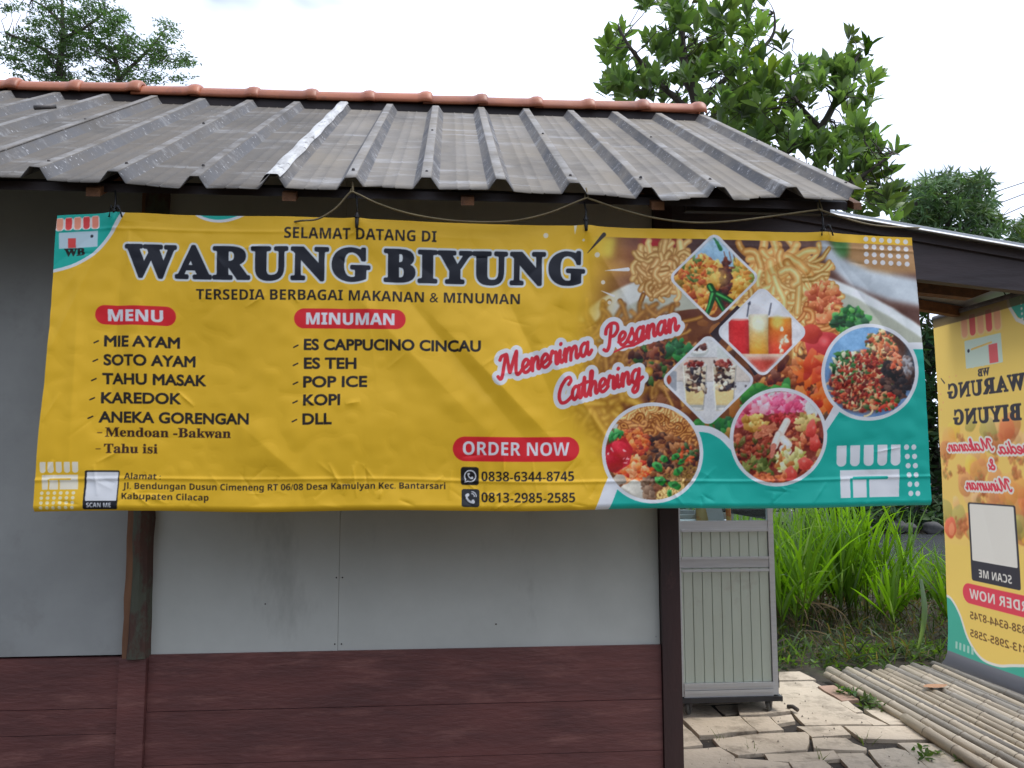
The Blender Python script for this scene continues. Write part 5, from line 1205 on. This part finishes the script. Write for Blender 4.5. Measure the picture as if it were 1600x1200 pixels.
# ---------------------------------------------------------------- vegetation
def leaves(pos, dr, nrm, L, W_, cols, wide=.6, fold=.18, droop=.15):
    """many leaf blades at once: 8 points each, folded along the midrib"""
    pos, dr, nrm = (np.asarray(a, np.float32) for a in (pos, dr, nrm)); n = len(pos)
    dr = dr / np.linalg.norm(dr, axis=1, keepdims=True); sd = np.cross(dr, nrm); sd /= np.linalg.norm(sd, axis=1, keepdims=True) + 1e-9; up = np.cross(sd, dr)
    L = np.asarray(L)[:, None]; W_ = np.asarray(W_)[:, None]
    def pt(t, s, d): return pos + dr * L * t + sd * W_ * s * .5 + up * (L * fold * .5 * abs(s) * .6 - L * droop * d)
    P = [pt(0, 0, 0), pt(.30, -.72, .08), pt(.30, 0, .08), pt(.30, .72, .08), pt(wide + .05, -.9, .4), pt(wide + .05, 0, .4), pt(wide + .05, .9, .4), pt(1, 0, 1)]
    V = np.stack(P, 1).reshape(-1, 3)
    T = np.array([(0, 2, 1), (0, 3, 2), (1, 2, 5), (1, 5, 4), (2, 3, 6), (2, 6, 5), (4, 5, 7), (5, 6, 7)])
    F = (np.arange(n)[:, None, None] * 8 + T[None]).reshape(-1, 3)
    return V, F, np.repeat(np.asarray(cols, np.float32), 8, 0)
def unit(a): return a / (np.linalg.norm(a, axis=-1, keepdims=True) + 1e-9)
def crown_mesh(name, tips, dirs, per, L, W_, base, var, m, parent, rg, spread=(25, 75), wide=.6, fold=.18, droop=.15, back=.0, bright=None):
    pos, dr, nm, Ls, Ws, Cs = [], [], [], [], [], []
    for t, d in zip(tips, dirs):
        d = unit(np.array(d)); a = unit(np.cross(d, [.3, .2, .9])); b = np.cross(d, a); k = int(rg.integers(per[0], per[1] + 1))
        cl = np.clip(np.array(base) * (1 + rg.normal(0, var)) + rg.normal(0, .006, 3), .004, 1)
        if bright is not None and rg.uniform() < bright[0]: cl = np.array(bright[1]) * (1 + rg.normal(0, .15))
        ph = rg.uniform(0, 6.28)
        for i in range(k):
            el = math.radians(rg.uniform(*spread)); az = ph + i * 2.4 + rg.normal(0, .25)
            q = d * math.cos(el) + (a * math.cos(az) + b * math.sin(az)) * math.sin(el)
            pos.append(np.array(t) - d * rg.uniform(0, back)); dr.append(q); nm.append(unit(d + rg.normal(0, .25, 3)) if el > .35 else unit(np.cross(q, a) + rg.normal(0, .2, 3)))
            s = rg.uniform(.72, 1.2); Ls.append(L * s); Ws.append(W_ * s * rg.uniform(.85, 1.15)); Cs.append(np.clip(cl * (1 + rg.normal(0, .10)), .004, 1))
    V, F, C = leaves(pos, dr, nm, Ls, Ws, Cs, wide, fold, droop)
    return np_mesh(name, V, F, m, parent, C, False)
def grow(bm, nodes, tips, r0, rg, rt=.006, jit=.08, segs=4):
    """twigs from each tip back to the nearest limb point; nodes = list of points on the limbs"""
    nd = np.array(nodes)
    for t in tips:
        d = np.linalg.norm(nd - np.array(t), axis=1) + .6 * np.maximum(0, nd[:, 2] - t[2] + .05); k = int(np.argmin(d)); a, b = Vector(nd[k]), Vector(t)
        P = [a.lerp(b, i / segs) + (Vector(rg.normal(0, jit * (b - a).length * .5, 3)) if 0 < i < segs else Vector((0, 0, 0))) for i in range(segs + 1)]
        tube(bm, P, r0, 5, rt)
def limb(bm, P, r0, r1, nodes):
    Q = [Vector(q) for q in spline([tuple(p) for p in P], 5)]; tube(bm, Q, r0, 8, r1); nodes += [tuple(q) for q in Q[3:]]
def crown_points(ells, rg, depth, n):
    """points scattered in a union of lens shaped clumps: (u, v, ru, rv) measured on the photo, depth range in metres"""
    out = []; A = np.array([e[2] * e[3] for e in ells], float); A /= A.sum()
    for _ in range(n):
        e = ells[rg.choice(len(ells), p=A)]; a, q = rg.uniform(0, 6.28), math.sqrt(rg.uniform(0, 1))
        out.append(tuple(onY(e[0] + math.cos(a) * q * e[2], e[1] + math.sin(a) * q * e[3], rg.uniform(*depth))))
    return out

# the large leaved tree rising behind the stall at the right
rg = np.random.default_rng(3)
big = empty('broadleaf_tree', (4.0, 5.4, -.05), 'large glossy broad leaved tree rising behind the right end of the roof', 'tree')
bm = bmesh.new(); nd = []
limb(bm, [(4.0, 5.4, -.1), (4.05, 5.4, 1.5), (4.1, 5.35, 3.0), onY(1092, 190, 5.3), onY(1070, 110, 5.2), onY(1066, 30, 5.2), onY(1080, -70, 5.2)], .13, .018, nd)
limb(bm, [(4.1, 5.35, 2.9), onY(1210, 262, 5.2), onY(1282, 200, 5.0), onY(1322, 120, 4.9), onY(1345, 80, 4.9)], .07, .012, nd)
limb(bm, [(4.1, 5.35, 2.6), onY(1250, 320, 5.0), onY(1330, 285, 4.8), onY(1395, 240, 4.7)], .05, .010, nd)
limb(bm, [onY(1092, 185, 5.3), onY(1030, 130, 5.2), onY(985, 75, 5.1), onY(966, 40, 5.1)], .04, .010, nd)
limb(bm, [onY(1085, 165, 5.3), onY(1150, 110, 5.4), onY(1205, 60, 5.4), onY(1210, 20, 5.4)], .04, .010, nd)
limb(bm, [onY(1282, 200, 5.0), onY(1240, 150, 5.1), onY(1235, 95, 5.1)], .03, .008, nd)
E_BIG = [(1080, 60, 75, 60), (1060, 125, 105, 45), (968, 70, 24, 45), (990, 130, 45, 35), (1190, 70, 45, 40), (1170, 130, 70, 50), (1120, 5, 80, 30), (1030, 20, 35, 25), (1215, 150, 70, 60), (1262, 125, 40, 35),
         (1330, 90, 34, 34), (1340, 140, 34, 36), (1300, 175, 55, 55), (1250, 230, 95, 50), (1330, 235, 50, 40), (1385, 250, 34, 28), (1300, 300, 110, 40), (1390, 310, 30, 30), (1180, 190, 70, 35), (955, 120, 16, 24)]
tips = crown_points(E_BIG, rg, (4.4, 6.2), 330)
dirs = [unit(np.array([rg.normal(0, .45), rg.normal(-.1, .45), 1.3]) + .5 * unit(np.array(t) - np.array([4.4, 5.3, 4.2]))) for t in tips]
grow(bm, nd, tips, .007, rg, .003)
tr_ = done('trunk', bm, M_bark2, big, True)
crown_mesh('crown', tips, dirs, (8, 12), .205, .080, (.140, .215, .072), .28, M_leaf, big, rg, (14, 66), .62, .2, .12, .14, (.05, (.16, .22, .03)))

# feathery tree at the far left
rg = np.random.default_rng(4)
fea = empty('feathery_tree', (-4.3, 9, -.05), 'tall feathery fine leaved tree behind the ridge at the far left', 'tree')
bm = bmesh.new(); nd = []
limb(bm, [(-4.3, 9, -.1), (-4.3, 9, 3), (-4.25, 9, 6), onY(112, 150, 9), onY(92, 112, 9), onY(97, 75, 9), onY(98, 20, 9), onY(92, -40, 9)], .10, .012, nd)
limb(bm, [(-4.25, 9, 6.2), onY(186, 128, 9), onY(212, 98, 9), onY(238, 72, 9), onY(262, 40, 9.2)], .045, .008, nd)
limb(bm, [onY(186, 125, 9), onY(178, 88, 9.2), onY(150, 60, 9.3), onY(128, 28, 9.3)], .04, .01, nd)
limb(bm, [onY(95, 95, 9), onY(60, 72, 9), onY(30, 60, 8.8), onY(8, 50, 8.8)], .035, .01, nd)
limb(bm, [onY(98, 60, 9), onY(130, 45, 9), onY(165, 18, 9)], .035, .01, nd)
limb(bm, [onY(97, 40, 9), onY(75, 15, 9), onY(50, 0, 9)], .03, .01, nd)
E_FEA = [(85, 32, 48, 24), (150, 30, 48, 26), (35, 65, 34, 22), (90, 80, 52, 26), (60, 105, 42, 20), (150, 70, 60, 24), (165, 118, 60, 14), (225, 118, 36, 14), (215, 78, 42, 24), (260, 50, 16, 22), (265, 90, 34, 16), (290, 97, 16, 6), (20, 10, 18, 8), (110, -12, 66, 16), (10, 92, 14, 14), (285, 122, 14, 6), (85, 122, 32, 9), (180, 35, 22, 18)]
tips = crown_points(E_FEA, rg, (8.2, 9.8), 820)
dirs = [unit(np.array([rg.normal(0, 1), rg.normal(0, .7), rg.normal(.05, .35)])) for t in tips]
grow(bm, nd, tips[::3], .007, rg, .003, .12)
done('trunk', bm, M_bark2, fea, True)
pos, dr, nm, Ls, Ws, Cs = [], [], [], [], [], []
for t, d in zip(tips, dirs):                                        # each spray is a double row of fine leaflets
    c = np.array([.11, .185, .08]) * (1 + rg.normal(0, .25)); sd = unit(np.cross(d, [0, 0, 1.])); Lr = rg.uniform(.16, .34)
    if rg.uniform() < .15: c = np.array([.10, .19, .035])
    for k in range(9):
        for s in (-1, 1):
            pos.append(np.array(t) + d * Lr * (k / 9 - .5) + rg.normal(0, .012, 3)); dr.append(sd * s + d * .5 + rg.normal(0, .25, 3) + np.array([0, 0, -.15])); nm.append(unit(np.array([rg.normal(0, .4), rg.normal(0, .4), 1])))
            Ls.append(rg.uniform(.045, .08)); Ws.append(rg.uniform(.018, .027)); Cs.append(np.clip(c, .01, 1))
V, F, C = leaves(pos, dr, nm, Ls, Ws, Cs, .5, .1, .1); np_mesh('crown', V, F, M_leaf_far, fea, C)

# mango like tree at the right, and its neighbour at the frame's edge
def drooping_tree(name, label, base, limbs, ells, depth, n, seed, colr, L=.26, W_=.055):
    rg = np.random.default_rng(seed); e = empty(name, base, label, 'tree'); bm = bmesh.new(); nd = []
    for P, r0, r1 in limbs: limb(bm, P, r0, r1, nd)
    tips = crown_points(ells, rg, depth, n); dirs = [unit(np.array([rg.normal(0, .6), rg.normal(-.25, .5), .55 + rg.normal(0, .2)])) for t in tips]
    grow(bm, nd, tips[::3], .02, rg, .006)
    done('trunk', bm, M_bark2, e, True)
    crown_mesh('crown', tips, dirs, (7, 11), L, W_, colr, .28, M_leaf_far, e, rg, (35, 105), .5, .15, .45, .1, (.05, (.12, .17, .05)))
mx_ = 14.6
drooping_tree('mango_tree', 'rounded dark mango tree with drooping leaves behind the lean-to at the right', (13.6, 15.6, -.05),
              [([(13.6, 15.6, -.1), (13.6, 15.6, 3), onY(1480, 400, 15.4), onY(1482, 350, 15.2), onY(1480, 300, 15.2)], .22, .03), ([onY(1480, 395, 15.4), onY(1440, 340, 15.2), onY(1425, 300, 15.2)], .1, .02), ([onY(1480, 385, 15.4), onY(1525, 340, 15.2), onY(1535, 295, 15.2)], .1, .02)],
              [(1480, 300, 55, 32), (1440, 318, 40, 34), (1525, 312, 34, 34), (1500, 345, 70, 34), (1430, 350, 34, 24), (1545, 350, 20, 22), (1538, 278, 14, 10), (1478, 278, 22, 12), (1470, 395, 95, 34), (1490, 425, 80, 26)], (14.0, 16.8), 860, 6, (.115, .190, .085))
drooping_tree('garden_tree', 'small bushy tree top just showing at the right frame edge below the wires', (16.8, 16, -.05),
              [([(16.8, 16, -.1), (16.8, 16, 3), onY(1610, 420, 16), onY(1612, 370, 16)], .2, .04)], [(1612, 372, 44, 30), (1588, 352, 14, 10), (1640, 380, 40, 50), (1640, 420, 70, 34)], (15.0, 17.2), 420, 7, (.115, .19, .08))
# dark wood across the river
def bank_tree(base, zc, rx, rz, n, seed, colr, label, L=.34):
    rg = np.random.default_rng(seed); e = empty('bank_tree', base, label, 'tree', 'trees across the river'); bm = bmesh.new(); nd = []
    b = Vector(base); limb(bm, [b, b + Vector((.1, 0, zc * .5)), b + Vector((0, 0, zc)), b + Vector((.1, 0, zc + rz * .8))], .16, .03, nd)
    tips = []
    for _ in range(n):
        q = unit(rg.normal(0, 1, 3)) * rg.uniform(.25, 1) ** .5; q = q * (1 + .22 * math.sin(q[0] * 5 + seed) + .18 * math.sin(q[2] * 6))
        tips.append((base[0] + q[0] * rx, base[1] + q[1] * rx * .7, max(.05, zc + q[2] * rz)))
    dirs = [unit(np.array([rg.normal(0, .6), rg.normal(-.3, .5), .6])) for t in tips]
    grow(bm, nd, tips[::5], .03, rg, .008); done('trunk', bm, M_bark2, e, True)
    crown_mesh('crown', tips, dirs, (6, 9), L, .11, colr, .4, M_leaf_far, e, rg, (30, 100), .5, .15, .3, .2, (.06, (.10, .15, .04)))
for i, (x, y, zc, rx, rz, n, c, lb) in enumerate(((8.6, 16.6, 2.2, 2.2, 2.4, 420, (.052, .098, .034), 'dark leafy tree on the far bank behind the food cart'), (12.1, 16.4, 3.3, 2.1, 3.5, 680, (.052, .098, .034), 'dark dense tree filling the gap between the two banners'),
                                   (14.4, 17.6, 3.1, 2.4, 3.3, 520, (.052, .098, .034), 'dark leafy tree on the far bank behind the tall hanging banner'), (10.3, 18.8, 2.9, 2.2, 3.0, 360, (.040, .080, .028), 'dark tree standing deepest in the wood across the river'), (13.2, 19.2, 3.0, 2.6, 3.2, 360, (.040, .080, .028), 'second dark tree deep in the wood, nearer the mango trunk'), (5.4, 17.4, 2.0, 2.2, 2.3, 300, (.052, .098, .034), 'dark leafy tree on the far bank seen through the cart glass'))):
    bank_tree((x, y, -.06), zc, rx, rz, n, 40 + i, c, lb)
# low scrub on the far bank
rg = np.random.default_rng(9); tips = [(rg.uniform(3, 18), rg.uniform(14.3, 16.2), rg.uniform(.05, .9) * rg.uniform(.4, 1)) for _ in range(900)]
tag(crown_mesh('bank_scrub', tips, [unit(np.array([rg.normal(0, .6), rg.normal(-.4, .4), .8])) for t in tips], (4, 7), .26, .08, (.035, .07, .022), .4, M_leaf_far, None, rg, (30, 100), .5, .15, .3, .1), 'dark low scrub along the far river bank', 'shrubs', kind='stuff')

# tall grass clumps
def blades(P0, az, lean, L, W_, cols, bend, n=7, kink=None):
    """ribbon blades: base point, heading, lean, length, width"""
    m_ = len(P0); t = np.linspace(0, 1, n)[None, :, None]; P0 = np.asarray(P0)[:, None]; h = np.stack([np.cos(az), np.sin(az), 0 * az], -1)[:, None]
    Ln = np.asarray(L)[:, None, None]; ln = np.asarray(lean)[:, None, None]; bd = np.asarray(bend)[:, None, None]
    th = ln + bd * t ** 1.6; st = Ln / (n - 1)
    dx = np.cumsum(np.sin(th) * st, 1) - np.sin(th) * st; dz = np.cumsum(np.cos(th) * st, 1) - np.cos(th) * st
    C = P0 + h * dx + np.array([0, 0, 1.])[None, None] * dz
    rgx = np.random.default_rng(m_); tw = rgx.uniform(-.9, .9, m_)[:, None, None]; sd = np.stack([-np.sin(az), np.cos(az), 0 * az], -1)[:, None]
    nd_ = np.concatenate([np.cos(th) * h[..., :2], -np.sin(th)], -1); sd = sd * np.cos(tw) + nd_ * np.sin(tw)
    wd_ = np.asarray(W_)[:, None, None] * (np.minimum(1, .45 + t * 2.2) * (1 - t ** 2.2) + .02) * .5
    V = np.stack([C - sd * wd_, C + sd * wd_], 2).reshape(-1, 3)
    i = np.arange(n - 1); q = np.stack([2 * i, 2 * i + 1, 2 * i + 3, 2 * i + 2], -1)
    F = (np.arange(m_)[:, None, None] * 2 * n + q[None]).reshape(-1, 4)
    return V, F, np.repeat(np.asarray(cols, np.float32), 2 * n, 0)
def grass_clump(c, n, h, spread, seed, label, dry=.12, ybias=0):
    """leafy culms: each stalk carries a fan of arching blades from its upper half, dead leaves hang below"""
    rg = np.random.default_rng(seed); e = empty('grass_clump', (c[0], c[1], -.05), label, 'grass clump', 'tall grass clumps')
    P0, az, lean, L, W_, col, bend = [], [], [], [], [], [], []
    for k in range(max(6, n // 5)):
        a, q = rg.uniform(0, 6.283), rg.uniform(0, 1) ** .6 * spread; b0 = np.array([c[0] + math.cos(a) * q, c[1] + math.sin(a) * q, -.06])
        out = .10 + .30 * q / spread; hc = h * rg.uniform(.26, .52); top = b0 + np.array([math.cos(a) * out * hc, math.sin(a) * out * hc, hc])
        for s_ in (0, 1.57): P0.append(b0); az.append(a + s_ * .02); lean.append(math.atan(out)); L.append(hc * 1.05); W_.append(.016); bend.append(.02); col.append(np.array([.10, .125, .045]))
        base = np.array([.130, .255, .018]) * (1 + rg.normal(0, .16)); pa = rg.uniform(0, 3.14)
        m_ = int(rg.integers(11, 16))
        for i in range(m_):
            t = rg.uniform(.45, 1.0); P0.append(b0 + (top - b0) * t); az.append(pa + (math.pi if i % 2 else 0) + rg.normal(0, .5)); lean.append(np.clip(.04 + .55 * (1 - t) + abs(rg.normal(0, .18)), 0, 1.1))
            L.append(h * rg.uniform(.38, .70)); W_.append(rg.uniform(.019, .039)); bend.append(rg.uniform(.05, .75) if rg.uniform() < .8 else rg.uniform(.8, 1.7))
            col.append(base * (1 + rg.normal(0, .12)) if rg.uniform() > .10 else np.array([.15, .22, .12]))
    V, F, C = blades(P0, np.array(az), np.array(lean), np.array(L), np.array(W_), np.clip(col, .01, 1), np.array(bend), 8); np_mesh('blades', V, F, M_grass, e, C)
    k = int(n * (.45 + dry * 2.5)); az = rg.uniform(0, 6.283, k); P0 = np.stack([c[0] + np.cos(az) * rg.uniform(0, spread * 1.0, k), c[1] + np.sin(az) * rg.uniform(0, spread * 1.0, k), rg.uniform(.0, .40, k)], -1)
    V, F, C = blades(P0, az, rg.uniform(.7, 2.2, k), rg.uniform(.15, .45, k), rg.uniform(.008, .020, k), np.array([.12, .082, .042])[None] * (1 + rg.normal(0, .4, (k, 1))), rg.uniform(.4, 1.8, k), 6); np_mesh('dry_blades', V, F, M_dry, e, np.clip(C, .01, 1))
    return e
CL = [((4.42, 4.15), 80, 1.25, .30, 'bright green grass clump directly beside the cart'), ((4.95, 4.75), 110, 1.42, .36, 'tallest bright grass clump, second from the cart'), ((5.5, 4.75), 90, 1.30, .34, 'bright grass clump in the middle of the grass row'),
      ((5.72, 4.15), 50, .85, .30, 'grass clump with many dry stalks right of the middle of the row'), ((6.6, 4.75), 60, .80, .34, 'grass clump beside the tall hanging banner, farther back'), ((6.1, 3.72), 64, 1.12, .26, 'grass clump with a broad pale hanging leaf, left of the tall banner'),
      ((4.6, 5.3), 80, 1.35, .36, 'grass clump behind the one at the cart'), ((6.3, 5.6), 50, .55, .4, 'lower grass clump at the river edge'), ((3.4, 4.6), 80, 1.3, .36, 'grass clump standing behind the cart, seen through its glass'), ((7.2, 4.3), 70, 1.05, .34, 'grass clump hidden behind the tall hanging banner'), ((5.3, 5.7), 80, 1.2, .4, 'grass clump farthest back at the river edge')]
for i, (c, n, h, s, lb) in enumerate(CL): 
    e = grass_clump(c, n, h, s, 60 + i, lb, .30 if i in (3, 5) else .12)
    if i == 5:
        p0 = onY(1446, 905, 3.2); V, F = [], []
        for k in range(12):
            t = k / 11; cx = onY(1440 + 10 * math.sin(t * 3.0) - 6 * t, 905 + 110 * t, 3.2 - .12 * math.sin(t * 3)); w_ = .024 * math.sin(math.pi * min(.97, t * .86 + .1)) ** .8
            V += [tuple(cx + Vector((-w_, .02, 0))), tuple(cx + Vector((0, -.012, 0))), tuple(cx + Vector((w_, .02, 0)))]
        F = [(k * 3 + j, k * 3 + j + 1, k * 3 + 4 + j, k * 3 + 3 + j) for k in range(11) for j in (0, 1)]
        np_mesh('broad_leaf', V, F, M_grass, e, np.array([.17, .24, .15]), True)
# weeds, litter and moss over the soil
rg = np.random.default_rng(12); n = 5600
x = rg.uniform(3.3, 8.2, n); y = rg.uniform(2.85, 6.6, n); keep = (x > 3.62 + .0 * y) & (y > 2.9 + np.clip(x - 4.2, 0, 3) * .10); x, y = x[keep], y[keep]; n = len(x)
tips = np.stack([x, y, rg.uniform(-.05, .05, n)], -1); az = rg.uniform(0, 6.283, n)
col = np.where((rg.uniform(0, 1, n) < .42)[:, None], np.array([.105, .078, .048])[None], np.array([.062, .105, .03])[None]) * (1 + rg.normal(0, .35, (n, 1)))
V, F, C = blades(tips, az, rg.uniform(.2, 1.35, n), rg.uniform(.06, .30, n), rg.uniform(.006, .020, n), np.clip(col, .01, 1), rg.uniform(.1, 1.6, n), 5)
tag(np_mesh('undergrowth', V, F, M_grass, None, C), 'tangle of short weeds and dry stalks on the dark soil under the tall grass', 'weeds', kind='stuff')
rg = np.random.default_rng(13); tips = []
for (cx, cy, r, k) in ((4.75, 3.35, .5, 110), (5.2, 3.35, .4, 80), (4.0, 3.4, .4, 70), (3.75, 3.1, .3, 40), (4.5, 3.1, .3, 40), (4.02, 2.2, .10, 14), (4.0, 1.9, .10, 12), (5.7, 3.2, .4, 24), (3.9, 1.05, .14, 12)):
    for _ in range(k): tips.append((cx + rg.normal(0, r * .5), cy + rg.normal(0, r * .4), rg.uniform(-.05, .06)))
tag(crown_mesh('ground_cover', tips, [unit(np.array([rg.normal(0, .5), rg.normal(0, .5), 1])) for t in tips], (4, 7), .050, .022, (.070, .125, .028), .35, M_grass, None, rg, (40, 95), .5, .1, .1, .02), 'low leafy green weeds between the paving and the grass', 'weeds', kind='stuff')
for cx, cy in ((2.98, 1.23), (3.28, 1.08), (3.66, 1.33), (2.86, 1.42)):
    k = 7; az = rg.uniform(0, 6.283, k); P0 = np.stack([np.full(k, cx) + rg.normal(0, .015, k), np.full(k, cy) + rg.normal(0, .015, k), np.full(k, -.04)], -1)
    V, F, C = blades(P0, az, rg.uniform(.1, .7, k), rg.uniform(.05, .12, k), rg.uniform(.004, .008, k), np.array([.09, .13, .04])[None] * np.ones((k, 1)), rg.uniform(.1, .8, k), 5)
    tag(np_mesh('weed_sprout', V, F, M_grass, None, C), 'small weed sprout growing in a gap of the paving', 'weed', 'weeds in the paving gaps')
# grit and crumbs of stone lying in the gaps and on the slabs
rg = np.random.default_rng(21); n = 900; gx_ = rg.uniform(2.3, 4.0, n); gy_ = rg.uniform(.2, 2.8, n); r_ = rg.uniform(.002, .008, n) * (rg.uniform(0, 1, n) ** 2 + .4)
tet = np.array([(1, 0, -.5), (-.5, .87, -.5), (-.5, -.87, -.5), (.1, .1, .7)]); an = rg.uniform(0, 6.28, n); ca, sa = np.cos(an)[:, None], np.sin(an)[:, None]
V = np.stack([tet[None, :, 0] * ca - tet[None, :, 1] * sa, tet[None, :, 0] * sa + tet[None, :, 1] * ca, np.repeat(tet[None, :, 2], n, 0)], -1) * r_[:, None, None] + np.stack([gx_, gy_, np.where(rg.uniform(0, 1, n) < .5, -.014, .006)], -1)[:, None]
F = (np.arange(n)[:, None, None] * 4 + np.array([(0, 1, 3), (1, 2, 3), (2, 0, 3)])[None]).reshape(-1, 3)
tag(np_mesh('grit', V.reshape(-1, 3), F, mat('grit_stone', (.20, .165, .125), (.09, .075, .06), 30, .9)), 'loose dark grit scattered over the pale paving slabs and their gaps', 'grit', kind='stuff')
